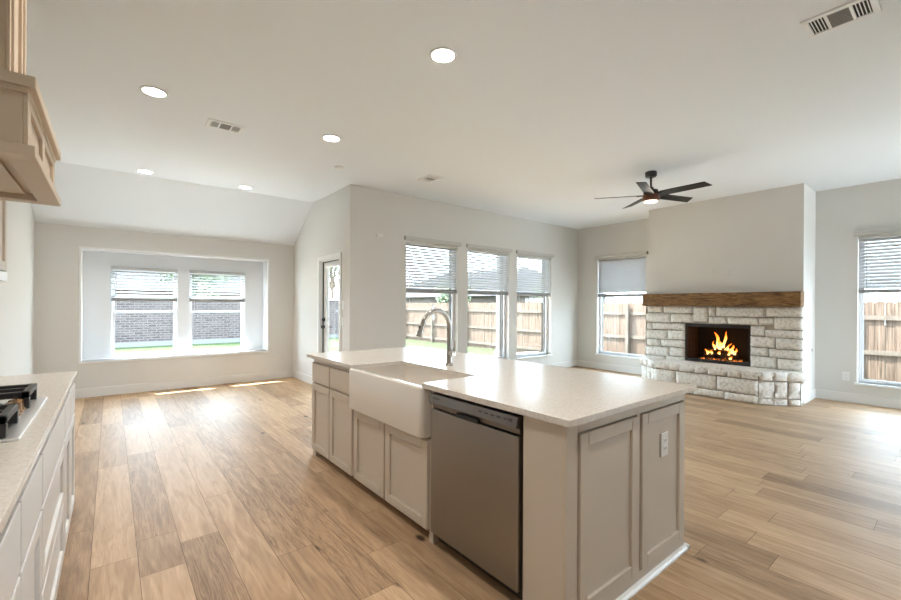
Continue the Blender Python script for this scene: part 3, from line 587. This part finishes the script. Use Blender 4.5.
mb = MB(); mb.box(XL, -.173, .75, 3.713, CB, CT); lc = mb.build('kitchen_countertop', M_QUARTZ, bevel=.003); tag(lc, 'cream quartz countertop along the left kitchen wall around the cooktop', 'countertop')
# cooktop
KY0, KY1, KX0, KX1 = 1.935, 2.715, -.745, -.228
ko = empty('gas_cooktop', (-.49, 2.33, CT), 'stainless gas cooktop with black cast iron grates on the left counter', 'cooktop')
mb = MB(); mb.box(KX0, KX1, KY0, KY1, CT, CT + .010); mb.build('tray', new_mat('polished_steel', (.86, .87, .88), .38, 1.0), ko, bevel=.004)
def grate(y0, y1, x0, x1):
    mb = MB(); z = CT + .056; t_ = .024
    mb.box(x0, x1, y0, y0 + t_, z, z + t_); mb.box(x0, x1, y1 - t_, y1, z, z + t_); mb.box(x0, x0 + t_, y0, y1, z, z + t_); mb.box(x1 - t_, x1, y0, y1, z, z + t_)
    ym = (y0 + y1) / 2; mb.box(x0, x1, ym - .008, ym + .008, z, z + t_)
    for f in (.3, .7): xm = x0 + (x1 - x0) * f; mb.box(xm - .008, xm + .008, y0, y1, z, z + t_)
    for x in (x0, x1 - .03):
        for y in (y0, y1 - .03): mb.box(x, x + .03, y, y + .03, CT + .009, z)
    mb.build('grate', M_IRON, ko, bevel=.002, seg=1)
grate(1.955, 2.20, -.725, -.262); grate(2.205, 2.445, -.725, -.40); grate(2.45, 2.695, -.725, -.262)
for x, y, r_ in ((-.60, 2.08, .04), (-.40, 2.08, .035), (-.58, 2.325, .055), (-.60, 2.57, .04), (-.40, 2.57, .035)):
    mb = MB(); mb.lathe([(r_ + .012, 0), (r_ + .010, .010), (r_, .012), (r_, .024), (r_ * .8, .028)], (x, y, CT + .009)); mb.build('burner', M_IRON, ko)
for k in range(5):
    mb = MB(); y = 2.205 + k * .06; x = -.30
    mb.lathe([(.030, 0), (.030, .006), (.025, .010), (.023, .040), (.018, .044)], (x, y, CT + .009), 18); mb.box(x - .006, x + .006, y - .024, y + .024, CT + .05, CT + .062); mb.build('knob', M_BRONZE, ko)
# range hood
ho = empty('range_hood', (-.5, 2.33, 1.83), 'tan wooden range hood with panelled front above the cooktop', 'range hood')
hx, hy0, hy1 = -.222, 1.912, 2.735
mb = MB(); mb.box(XL, hx, hy0, hy1, 1.86, 2.05); mb.build('hood_body', M_HOOD, ho, bevel=.002)
mb = MB()
for a, c, d, e in ((XL, -.19, 1.88, 2.772),):
    t_ = .075
    mb.box(a, c, d, d + t_, 1.828, 1.862); mb.box(a, c, e - t_, e, 1.828, 1.862); mb.box(c - t_, c, d + t_, e - t_, 1.828, 1.862); mb.box(a, a + t_, d + t_, e - t_, 1.828, 1.862)
mb.build('bottom_trim', M_HOOD, ho, bevel=.003)
mb = MB(); mb.box(XL, -.19, 1.885, 2.765, 2.048, 2.085); mb.box(XL, -.206, 1.898, 2.75, 2.032, 2.05); mb.build('crown_trim', M_HOOD, ho, bevel=.003)
T_H = lambda u, n, z: (hx - n, u, z)
mb = MB(T_H)
ym = (hy0 + hy1) / 2
for a, c in ((hy0, hy0 + .06), (ym - .03, ym + .03), (hy1 - .06, hy1)): mb.box(a, c, -.012, 0, 1.90, 2.0)
mb.box(hy0, hy1, -.012, 0, 1.863, 1.90); mb.box(hy0, hy1, -.012, 0, 2.0, 2.031); mb.build('front_panels', M_HOOD, ho, bevel=.002)
mb = MB(); mb.box(XL, -.278, 2.045, 2.385, 2.085, H); mb.build('chimney', M_HOOD, ho, bevel=.002)
mb = MB()
for a, c in ((2.04, 2.062), (2.12, 2.142), (2.285, 2.307), (2.368, 2.39)): mb.box(-.279, -.268, a, c, 2.085, H)
mb.build('chimney_battens', M_HOOD, ho, bevel=.002)
mb = MB(); mb.box(-.72, -.30, 2.0, 2.66, 1.846, 1.858); mb.build('liner_panel', M_HOOD, ho, bevel=.002)
# wall cabinet past the hood
uo = empty('wall_cabinet', (-.65, 3.2, 1.5), 'upper cabinet on the left wall past the range hood, cut by the photo edge', 'cabinet')
mb = MB(); mb.box(XL, -.51, 2.80, 3.66, 1.545, 2.62); mb.build('cabinet_body', M_CAB, uo, bevel=.002)
T_U = lambda u, n, z: (-.51 - n, u, z)
for a, c in ((2.81, 3.225), (3.235, 3.65)):
    mb = MB(T_U); shaker(mb, None, a, c, 1.55, 2.61); mb.build('door', M_CAB, uo, bevel=.0025, seg=1)
mb = MB(); mb.box(-.53, -.488, 2.80, 3.67, 1.49, 1.545); mb.build('light_rail', M_TRIM, uo, bevel=.004)

# ------------------------------------------------------------------ fireplace
def stone(mb, P, U, V, Nn, w_, h_, d_, rough=.012, seed=0):
    """rough-faced block: P corner, U/V unit axes, Nn outward"""
    P, U, V, Nn = Vector(P), Vector(U), Vector(V), Vector(Nn); nu = max(3, min(12, int(w_ / .05) + 1)); nv = max(3, min(8, int(h_ / .045) + 1))
    vs = []; g = .004
    for j in range(nv + 1):
        for i in range(nu + 1):
            u = g + (w_ - 2 * g) * i / nu; v = g + (h_ - 2 * g) * j / nv; q = P + U * u + V * v
            nz = noise.noise(q * 11 + Vector((seed, 0, 0))) * rough + noise.noise(q * 31) * rough * .5
            edge = i in (0, nu) or j in (0, nv)
            if edge:
                nz = min(nz, 0) - .011
                u += noise.noise(q * 17 + Vector((3, seed, 0))) * .006; v += noise.noise(q * 17 + Vector((9, 1, seed))) * .006
            vs.append(P + U * u + V * v + Nn * (d_ + nz))
    W = nu + 1; fs = [(j * W + i, j * W + i + 1, (j + 1) * W + i + 1, (j + 1) * W + i) for j in range(nv) for i in range(nu)]
    bd = [i for i in range(nu + 1)] + [j * W + nu for j in range(1, nv + 1)] + [nv * W + i for i in range(nu - 1, -1, -1)] + [j * W for j in range(nv - 1, 0, -1)]
    k = len(vs); back = []
    for b_ in bd: q = vs[b_]; vs.append(q - Nn * ((q - P).dot(Nn))); back.append(len(vs) - 1)
    m = len(bd); fs += [(bd[a], back[a], back[(a + 1) % m], bd[(a + 1) % m]) for a in range(m)]
    mb.add(vs, fs, True)
fo = empty('stone_fireplace', (7.3, 2.59, 0), 'white limestone fireplace with raised hearth and burning fire', 'fireplace')
SX = 7.52   # mortar face of the surround
SURR = [(3.4, 3.66, 1.255, 1.37), (2.91, 3.38, 1.254, 1.37), (2.69, 2.9, 1.117, 1.37), (2.58, 2.67, 1.212, 1.37), (1.92, 2.56, 1.214, 1.37), (1.49, 1.91, 1.221, 1.371), (3.27, 3.68, 1.087, 1.248), (2.91, 3.26, 1.096, 1.243), (2.41, 2.67, 1.096, 1.203), (2.01, 2.4, 1.096, 1.201), (1.82, 2.0, 1.097, 1.202), (1.49, 1.81, 1.04, 1.212), (3.58, 3.67, .957, 1.075), (3.035, 3.57, .965, 1.083), (1.93, 2.1, .936, 1.083), (1.49, 1.92, .922, 1.032), (3.31, 3.68, .797, .950), (3.035, 3.3, .803, .957), (1.8, 2.1, .768, .926), (1.49, 1.79, .761, .914), (3.43, 3.67, .67, .788), (3.035, 3.42, .672, .795), (1.88, 2.1, .638, .760), (1.49, 1.87, .63, .753), (3.28, 3.68, .50, .662), (3.035, 3.27, .52, .664), (1.78, 2.1, .465, .630), (1.49, 1.77, .465, .622), (3.34, 3.67, .44, .495), (3.035, 3.33, .44, .512)]
mb = MB(); mb.m = 1
HX, HYA, HYB, CXA = 7.0, 1.87, 3.31, 7.365; CYA, CYB = 1.455, 3.725; HZ = .462
for y0, y1, z0, z1 in ((BY0 - .004, FB[0], .0, 1.371), (FB[1], BY1 + .004, .0, 1.371), (FB[0], FB[1], FB[3], 1.371), (FB[0], FB[1], 0, FB[2] - .002)): mb.box(SX, XB - .001, y0, y1, z0, z1)
hearth = [(SX, CYA + .02), (CXA + .01, CYA + .02), (HX + .025, HYA + .01), (HX + .025, HYB - .01), (CXA + .01, CYB - .02), (SX, CYB - .02)]
mb.prism(hearth, 0, HZ - .02)
mb.m = 0
for i, (y0, y1, z0, z1) in enumerate(SURR): stone(mb, (SX, y0, z0), (0, 1, 0), (0, 0, 1), (-1, 0, 0), y1 - y0, z1 - z0, .055, .010, i)
# side returns of the surround
for i, (z0, z1) in enumerate(((.47, .62), (.63, .75), (.76, .91), (.92, 1.03), (1.04, 1.21), (1.22, 1.37))):
    stone(mb, (7.475, BY0, z0), (1, 0, 0), (0, 0, 1), (0, -1, 0), .095, z1 - z0, .012, .004, i)
    stone(mb, (7.475, BY1, z0), (1, 0, 0), (0, 0, 1), (0, 1, 0), .095, z1 - z0, .012, .004, i + 9)
# hearth face rows, chamfered ends and cap stones
rnd = random.Random(5)
def row(P0, P1, z0, z1, cuts, d_=.03, rough=.011):
    a = Vector((*P0, 0)); c = Vector((*P1, 0)); U = (c - a).normalized(); L_ = (c - a).length; Nn = U.cross(Vector((0, 0, 1)))
    if Nn.dot(Vector((7.5, 2.6, 0)) - a) > 0: Nn = -Nn
    cs = [0] + list(cuts) + [L_]
    for p, q in zip(cs, cs[1:]): stone(mb, a + U * p + Vector((0, 0, z0)), U, (0, 0, 1), Nn, q - p - .008, z1 - z0 - .008, d_, rough, rnd.random() * 50)
LA = (HX + .03, HYA + .0); LB = (HX + .03, HYB)
row(LB, LA, .125, .345, (.34, .92)); row(LB, LA, .005, .125, (.26, .60, 1.02)); 
RA = (CXA, CYA + .02)
row(LA, RA, .10, .335, (.20, .36), .012); row(LA, RA, .005, .10, (.19, .36), .012)
row((CXA, CYB - .02), LB, .10, .335, (.2, .37), .012); row((CXA, CYB - .02), LB, .005, .10, (.2, .37), .012)
row(RA, (SX, CYA + .02), .005, .335, (), .008); row((SX, CYB - .02), (CXA, CYB - .02), .005, .335, (), .008)
def cap(P0, P1, cuts, depth=.22, z0=.345, over=.045):
    a = Vector((*P0, 0)); c = Vector((*P1, 0)); U = (c - a).normalized(); L_ = (c - a).length; Nn = U.cross(Vector((0, 0, 1)))
    if Nn.dot(Vector((7.5, 2.6, 0)) - a) > 0: Nn = -Nn
    cs = [0] + list(cuts) + [L_]
    for p, q in zip(cs, cs[1:]): stone(mb, a + U * p + Vector((0, 0, z0)), U, (0, 0, 1), Nn, q - p - .006, HZ - z0 - .004 + rnd.uniform(-.008, .002), over, .012, rnd.random() * 50)
cap(LB, LA, (.22, .40, .62, .80, 1.06, 1.24)); cap(LA, (CXA + .02, CYA), (.16, .34), over=.05); cap((CXA + .02, CYB), LB, (.18, .35), over=.05)
cap((CXA, CYA + .01), (SX, CYA + .01), (), over=.03); cap((SX, CYB - .01), (CXA, CYB - .01), (), over=.03)
# top of the hearth: rough flagstones
def top(poly, z, seed):
    c = Vector((sum(p[0] for p in poly) / len(poly), sum(p[1] for p in poly) / len(poly), 0)); x0 = min(p[0] for p in poly); x1 = max(p[0] for p in poly); y0 = min(p[1] for p in poly); y1 = max(p[1] for p in poly)
    vs = [(*p, z - .01) for p in poly] + [((p[0] - c.x) * .97 + c.x, (p[1] - c.y) * .97 + c.y, z) for p in poly] + [(*p, z - .06) for p in poly]; m = len(poly)
    mb.add(vs, [tuple(range(m, 2 * m))] + [(i, (i + 1) % m, m + (i + 1) % m, m + i) for i in range(m)] + [(i, 2 * m + i, 2 * m + (i + 1) % m, (i + 1) % m) for i in range(m)])
ys = [1.86, 2.18, 2.52, 2.80, 3.05, 3.31]
for a, c in zip(ys, ys[1:]): top([(HX - .008, a + .004), (SX, a + .004), (SX, c - .004), (HX - .008, c - .004)], HZ, a)
top([(HX - .008, HYA - .012), (CXA - .01, CYA - .015), (SX, CYA - .015), (SX, HYA - .012)], HZ, 1); top([(HX - .008, HYB + .004), (SX, HYB + .004), (SX, CYB + .015), (CXA - .01, CYB + .015)], HZ, 2)
mb.build('stone_veneer', [M_STONE, M_MORTAR], fo)
# firebox insert
T_X = lambda u, n, z: (SX - .02 + n, u, z)
ins = empty('fireplace_insert', (7.6, 2.565, FB[2]), 'black metal firebox insert with brick lining set in the limestone surround', 'fireplace insert')
mb = MB(T_X); y0, y1, z0, z1 = FB
mb.box(y0, y1, .0, .04, z1 - .05, z1); mb.box(y0, y1, .0, .04, z0, z0 + .055); mb.box(y0, y0 + .022, 0, .04, z0 + .055, z1 - .05); mb.box(y1 - .022, y1, 0, .04, z0 + .055, z1 - .05); mb.build('frame', M_BLACK, ins, bevel=.003)
mb = MB(T_X); D_ = .5
mb.box(y0, y0 + .012, .04, D_, z0, z1); mb.box(y1 - .012, y1, .04, D_, z0, z1); mb.box(y0, y1, D_, D_ + .01, z0, z1); mb.box(y0, y1, .04, D_, z1 - .012, z1); mb.box(y0, y1, .04, D_, z0, z0 + .03); mb.build('firebox_lining', M_FIREBRICK, ins)
mb = MB(T_X)
for k in range(15): yy = 2.30 + k * .036; mb.tube([(yy, .12, z0 + .03), (yy, .12, z0 + .07)], .004, 6)
mb.tube([(2.28, .12, z0 + .072), (2.86, .12, z0 + .072)], .006, 8); mb.tube([(2.28, .34, z0 + .072), (2.86, .34, z0 + .072)], .006, 8)
for yy in (2.30, 2.42, 2.565, 2.71, 2.84): mb.tube([(yy, .12, z0 + .072), (yy, .34, z0 + .072)], .006, 8); mb.tube([(yy, .34, z0 + .03), (yy, .34, z0 + .072)], .006, 8)
mb.build('log_grate', M_BLACK, ins)
def log(p, q, r_, label):
    p, q = Vector(p), Vector(q); pts = [p.lerp(q, k / 6) + Vector((0, 0, noise.noise(p.lerp(q, k / 6) * 9) * .008)) for k in range(7)]
    mb = MB(T_X); mb.tube(pts, [r_ * (1 + .12 * noise.noise(x * 13)) for x in pts], 12); o_ = mb.build('fire_log', [M_LOG]); tag(o_, label, 'log', 'burning logs in the firebox')
zl = z0 + .08
log((2.30, .15, zl + .035), (2.78, .17, zl + .035), .034, 'dark log lying across the front of the fire grate')
log((2.36, .30, zl + .04), (2.84, .28, zl + .04), .038, 'thick log at the back of the fire grate')
log((2.42, .16, zl + .10), (2.62, .29, zl + .125), .028, 'log leaning over the right side of the fire')
log((2.76, .16, zl + .10), (2.60, .29, zl + .12), .027, 'log leaning over the left side of the fire')
log((2.55, .20, zl + .15), (2.70, .24, zl + .165), .024, 'small log on top of the burning pile')
mb = MB(T_X)
for k in range(60):
    u, n_ = rnd.uniform(2.30, 2.86), rnd.uniform(.12, .36); r_ = rnd.uniform(.012, .026)
    mb.add([(u - r_, n_, z0 + .034), (u, n_ - r_, z0 + .034), (u + r_, n_, z0 + .034), (u, n_ + r_, z0 + .034), (u, n_, z0 + .034 + r_ * 1.3)], [(0, 1, 4), (1, 2, 4), (2, 3, 4), (3, 0, 4), (3, 2, 1, 0)])
em_ = mb.build('embers', M_EMBER); tag(em_, 'glowing embers under the logs in the firebox', 'embers', None, 'stuff')
fl = empty('fire', T_X(2.565, .2, zl), 'bright orange flames rising from the logs in the firebox', 'fire')
def flame(u, n_, z, h_, r_, lean=0., sd=0):
    mb = MB(T_X); pts = []; rad = []
    for k in range(11):
        f = k / 10; pts.append((u + lean * f * f + .022 * math.sin(f * 6 + sd) * f, n_ + .014 * math.sin(f * 5 + sd * 2) * f, z + h_ * f)); rad.append(max(.0015, r_ * (1 - f) ** .8 * (.55 + .9 * min(1, f * 3)) * (1 + .25 * math.sin(f * 9 + sd))))
    mb.tube(pts, [q * .8 for q in rad], 9); mb.build('flame', M_FLAME, fl)
FL = [(2.60, .20, zl + .15, .26, .035, .05, 1), (2.53, .21, zl + .16, .27, .026, -.06, 2), (2.575, .19, zl + .13, .17, .045, .0, 3), (2.65, .20, zl + .12, .14, .022, .03, 4), (2.46, .18, zl + .11, .13, .022, -.03, 5),
      (2.40, .17, zl + .08, .14, .035, -.01, 6), (2.36, .16, zl + .06, .11, .025, -.03, 7), (2.43, .14, zl + .05, .08, .024, .01, 8), (2.74, .15, zl + .04, .09, .028, .02, 9), (2.68, .14, zl + .05, .07, .02, -.01, 10), (2.56, .13, zl + .06, .05, .02, .01, 11), (2.40, .12, zl - .01, .05, .022, .0, 12), (2.50, .205, zl + .10, .12, .018, -.05, 13)]
for a in FL: flame(*a)
# mantel
mb = MB(); mb.box(7.375, XB - .002, 1.487, 3.703, 1.373, 1.582)
mo = mb.build('mantel_beam', M_MANTEL, bevel=.006); tag(mo, 'rough dark oak mantel beam across the top of the limestone', 'mantel')

# ------------------------------------------------------------------ ceiling things
def recessed_lamp(x, y):
    li = bpy.data.lights.new('recessed_lamp', 'SPOT'); li.energy = 30; li.color = (1, .93, .85); li.spot_size = math.radians(125); li.spot_blend = .8; li.shadow_soft_size = .07
    lo = bpy.data.objects.new('recessed_lamp', li); COL.objects.link(lo); lo.location = (x, y, H - .02)
LG = 'recessed ceiling lights'
for x, y, lab in ((.269, 4.23, 'round recessed light in the kitchen ceiling nearest the range hood'), (1.796, 2.326, 'largest round recessed light, over the near end of the island'), (1.789, 4.217, 'round recessed light over the far end of the island'),
                  (.344, 6.84, 'left recessed light at the fold of the nook ceiling'), (1.55, 6.80, 'right recessed light at the fold of the nook ceiling')):
    o = empty('recessed_light', (x, y, H), lab, 'ceiling light', LG)
    mb = MB(); mb.lathe([(.078, -.001), (.095, -.001), (.097, -.006), (.080, -.008), (.078, -.004)], (x, y, H), 32); mb.build('trim_ring', M_TRIM, o)
    mb = MB(); mb.lathe([(.078, -.006), (.07, -.0075), (.03, -.008)], (x, y, H), 32); mb.build('lens', M_LAMP, o)
    recessed_lamp(x, y)
for x, y in ((.269, 2.33), (.269, .43), (1.79, .43)): recessed_lamp(x, y)   # the same row of lamps, further back over the kitchen
o = empty('smoke_detector', (2.239, 5.041, H), 'small white round detector on the ceiling near the wall corner', 'detector')
mb = MB(); mb.lathe([(.055, 0), (.055, -.012), (.045, -.022), (.01, -.024)], (2.239, 5.041, H)); mb.build('detector_body', M_TRIM, o)
mb = MB(); mb.lathe([(.048, -.0165), (.0485, -.0175), (.047, -.0195), (.046, -.0195)], (2.239, 5.041, H)); mb.build('vent_slit', M_GREYV, o)
def vent(cx, cy, lx, ly, label, along='x'):
    o = empty('ceiling_vent', (cx, cy, H), label, 'air vent', 'ceiling air vents')
    T = (lambda u, v, z: (cx + u, cy + v, H - z)) if along == 'x' else (lambda u, v, z: (cx + v, cy + u, H - z))
    a, c = lx / 2, ly / 2; fw = .032
    mb = MB(T); mb.box(-a, a, -c, -c + fw, 0, .010); mb.box(-a, a, c - fw, c, 0, .010); mb.box(-a, -a + fw, -c + fw, c - fw, 0, .010); mb.box(a - fw, a, -c + fw, c - fw, 0, .010)
    i = a - fw; q = i * .42
    for u in (-q, q): mb.box(u - .008, u + .008, -c + fw, c - fw, 0, .009)
    mb.build('vent_frame', M_TRIM, o, bevel=.002)
    mb = MB(T); mb.box(-i, i, -c + fw, c - fw, .0005, .0015); mb.build('duct_shade', M_DARK, o)  # flat dark sheet painted as the shade inside the duct
    for s in (-1, 1):
        mb = MB(T)
        for k in range(4): u = s * (q + .012 + (i - q - .014) * (k + .5) / 4); mb.box(u - .0024, u + .0024, -c + fw, c - fw, .0016, .0045)
        mb.build('side_louvers', M_TRIM, o)
    mb = MB(T); nn = 9
    for k in range(nn): v = -c + fw + (ly - 2 * fw) * (k + .5) / nn; mb.box(-q + .008, q - .008, v - .0055, v + .004, .002, .0085)
    mb.build('middle_louvers', M_GREYV, o)
vent(.866, 4.60, .315, .205, 'white ceiling vent over the kitchen aisle, between the recessed lights')
vent(3.40, .508, .33, .24, 'large white ceiling vent at the top right of the photo', 'y')
vent(3.41, 4.69, .31, .20, 'small white ceiling vent in front of the three windows', 'y')
# fan
FX, FY = 5.446, 2.629
fo2 = empty('ceiling_fan', (FX, FY, H), 'black five-blade ceiling fan with lit lamp before the fireplace', 'ceiling fan')
c0 = (FX, FY, 0)
mb = MB(); mb.lathe([(.066, H), (.070, H - .005), (.070, H - .055), (.060, H - .066), (.016, H - .067)], c0); mb.build('canopy', M_BLACK, fo2)
mb = MB(); mb.lathe([(.0135, H - .06), (.0135, 2.90)], c0, 14); mb.lathe([(.0135, 2.915), (.032, 2.905), (.034, 2.875), (.03, 2.865)], c0, 18); mb.build('downrod', M_BLACK, fo2)
mb = MB(); mb.lathe([(.03, 2.872), (.082, 2.868), (.088, 2.862), (.088, 2.815), (.06, 2.81)], c0); mb.build('motor_housing', M_BLACK, fo2)
mb = MB(); mb.lathe([(.07, 2.812), (.098, 2.808), (.100, 2.80), (.100, 2.735), (.094, 2.728), (.088, 2.728)], c0); mb.build('light_band', M_COPPER, fo2)
mb = MB(); mb.lathe([(.086, 2.73), (.086, 2.722), (.078, 2.714), (.03, 2.711)], c0); mb.build('lamp_lens', M_FANLAMP, fo2)
for k in range(5):
    a = math.radians(53 + 72 * k); ca, sa = math.cos(a), math.sin(a); pt = math.radians(-13)
    def Tb(u, v, z, ca=ca, sa=sa): zz = 2.805 + z * math.cos(pt) + v * math.sin(pt); vv = v * math.cos(pt) - z * math.sin(pt); return (FX + u * ca - vv * sa, FY + u * sa + vv * ca, zz)
    mb = MB(Tb); mb.prism([(.10, -.05), (.16, -.066), (.66, -.062), (.70, .064), (.16, .066), (.10, .05)], -.004, .004); bl = mb.build('blade', M_BLADE, fo2, bevel=.002)
    mb = MB(Tb); mb.prism([(.05, -.022), (.17, -.035), (.17, .035), (.05, .022)], -.011, -.004); mb.build('blade_bracket', M_BLACK, bl)
li = bpy.data.lights.new('fan_lamp', 'POINT'); li.energy = 1.5; li.color = (1, .85, .68); li.shadow_soft_size = .06; lo = bpy.data.objects.new('fan_lamp', li); COL.objects.link(lo); lo.location = (FX, FY, 2.66)

# ------------------------------------------------------------------ outdoors
mb = MB(); mb.box(-30, 60, -30, 70, -.60, -.40); lw = mb.build('lawn', M_LAWN); tag(lw, 'green lawn around the house', 'lawn', None, 'structure')
mb = MB(); mb.prism([(XD + WT, YW + .28), (8.5, YW + .28), (8.5, -3), (10.6, -3), (10.6, 8.9), (8.1, 8.9), (8.1, 11.2), (4.4, 11.2), (4.4, 9.9), (-4, 9.9), (-4, YN + .5), (XD + WT, YN + .5)], -.40, -.10); pt_ = mb.build('patio', M_CONC, bevel=.01); tag(pt_, 'pale sunlit concrete patio outside the three windows, with hidden strips added to bounce light indoors', 'patio', None, 'structure')  # strips along the side and nook walls are added to bounce sunlight inside
mb = MB(); mb.box(1, 11.5, -16, YBACK - WT, -.40, -.10); tag(mb.build('bounce_slab', M_CONC), 'unseen pale slab added behind the rear opening to bounce sunlight indoors', 'bounce_slab', None, 'structure')  # unseen reflector slab, added to throw neutral light up to the ceiling
po = empty('patio_cover', (8.1, 8.6, -.1), 'covered patio roof on a pale post outside the middle window', 'patio cover')
mb = MB(); mb.box(XD + WT + .02, 9.0, YW + WT + .13, 7.25, 2.98, 3.09); mb.build('roof_slab', M_POST, po)
mb = MB(); mb.box(8.76, 8.90, 7.25, 8.80, 2.98, 3.09); mb.build('beam', M_POST, po)
mb = MB(); mb.box(8.74, 8.92, 8.55, 8.73, -.10, 2.98); mb.box(8.71, 8.95, 8.52, 8.76, -.10, .06); mb.build('post', M_POST, po, bevel=.006)
# roof over the house (shade for the walls)
mb = MB(); mb.box(XL - .3, XF + .3, YBACK, YW + .2, H + .21, H + .35); struct(mb.build('roof', M_ROOF), 'roof deck above the flat ceiling', 'roof')
# fence along X = 12, its rails and posts towards the house
fe = empty('garden_fence', (12, 8, -.4), 'tall weathered cedar board fence beyond the windows', 'fence')
mb = MB(); y = -4.0; rf = random.Random(3)
while y < 26:
    w_ = .138; dz = rf.uniform(-.012, .012); dx = rf.uniform(0, .014)
    yl, yr = y + .0008, y + w_ - .0008; zt = 1.49 + dz
    mb.add([(x, yy, zz) for x in (12.045 + dx, 12.063 + dx) for yy, zz in ((yl, -.40), (yr, -.40), (yr, zt - .03), (yr - .03, zt), (yl + .03, zt), (yl, zt - .03))],
           [(0, 5, 4, 3, 2, 1), (6, 7, 8, 9, 10, 11)] + [(i, (i + 1) % 6, 6 + (i + 1) % 6, 6 + i) for i in range(6)]); y += w_
mb.build('fence_boards', M_FENCE, fe)
for z in (-.20, .455, 1.16):
    mb = MB(); mb.box(12.005, 12.045, -4, 26, z - .045, z + .045); mb.build('fence_rail', M_FRAIL, fe)
y = -3.3
while y < 26:
    mb = MB(); mb.box(11.91, 12.003, y - .045, y + .045, -.40, 1.42); mb.build('fence_post', M_FRAIL, fe); y += 2.44
# grey brick screen wall beyond the nook
mb = MB(); mb.box(-16, 11.9, 21.7, 22, -.40, 1.60); sw = empty('brick_garden_wall', (0, 20.95, -.4), 'grey brick garden wall across the lawn beyond the nook windows', 'wall'); 
mb.build('brick_face', M_BRICK, sw)
mb = MB(); mb.box(-16, 11.9, 21.64, 22.06, 1.60, 1.67); mb.build('wall_coping', M_CONC, sw)
mb = MB(); mb.box(-16, 11.9, 21.60, 21.70, -.40, -.22); mb.build('wall_footing', M_FOOT, sw)
# neighbour house beyond the fence
nh = empty('neighbor_house', (19, 24, -.4), 'neighbouring house with a grey shingle roof beyond the fence', 'house')
mb = MB(); mb.box(17.5, 25, 15, 31, -.4, 2.0); mb.build('house_walls', M_SIDING, nh)
mb = MB(); mb.add([(17, 14.5, 1.95), (25.5, 14.5, 1.95), (25.5, 31.5, 1.95), (17, 31.5, 1.95), (21.2, 18.5, 3.9), (21.2, 27.5, 3.9)], [(0, 1, 4), (1, 2, 5, 4), (2, 3, 5), (3, 0, 4, 5), (3, 2, 1, 0)]); mb.build('house_roof', M_ROOF, nh)
bh = empty('brick_house', (1, 30, -.4), 'house with a long dark roof behind the brick garden wall, seen through the nook blinds', 'house')
mb = MB(); mb.box(-7, 7, 26.5, 34, -.4, 2.2); mb.build('house_walls', M_SIDING, bh)
mb = MB(); mb.extrude([(25.9, 2.1), (34.6, 2.1), (30.2, 5.6)], -7.6, 7.6, 0); mb.build('house_roof', M_ROOF, bh)
def tree(x, y, h_, r_, label, seed, nleaf=2600):
    o = empty('tree', (x, y, -.4), label, 'tree', 'trees beyond the garden boundary'); rr_ = random.Random(seed)
    mb = MB(); mb.tube([(x, y, -.4), (x + .05, y, h_ * .3), (x - .03, y + .05, h_ * .62)], [.14, .11, .05], 9)
    cl = []
    for k in range(9):
        a = rr_.uniform(0, 2 * PI); q = rr_.uniform(.2, .75) * r_; c = Vector((x + q * math.cos(a), y + q * math.sin(a), h_ * rr_.uniform(.42, .88))); cl.append((c, r_ * rr_.uniform(.38, .6)))
        mb.tube([(x, y, h_ * .32), tuple(Vector((x, y, h_ * .45)).lerp(c, .5)), tuple(c)], [.05, .035, .012], 6)
    mb.build('trunk', M_BARK, o); mb = MB()
    for k in range(nleaf):
        c, q = rr_.choice(cl); d = Vector((rr_.gauss(0, 1), rr_.gauss(0, 1), rr_.gauss(0, 1))).normalized() * q * rr_.random() ** .4; p = c + d
        u = Vector((rr_.gauss(0, 1), rr_.gauss(0, 1), rr_.gauss(0, 1))).normalized(); v = u.orthogonal().normalized(); s = rr_.uniform(.06, .13)
        mb.add([p - u * s, p + v * s * .5, p + u * s, p - v * s * .5], [(0, 1, 2, 3)])
    mb.build('foliage', M_LEAF, o)
tree(14.2, 17.2, 2.8, 1.3, 'leafy tree over the fence, seen through the left window of the row of three', 1)
tree(15.0, 10.9, 2.9, 1.2, 'low leafy tree over the fence, seen through the right-hand window of the row', 2, 1800)
tree(3.6, 23.6, 4.2, 1.8, 'leafy tree over the brick wall on the right, seen through the nook windows', 3)
tree(11.1, 26, 7.0, 2.8, 'leafy tree over the brick wall, seen through the patio door', 4, 3400)
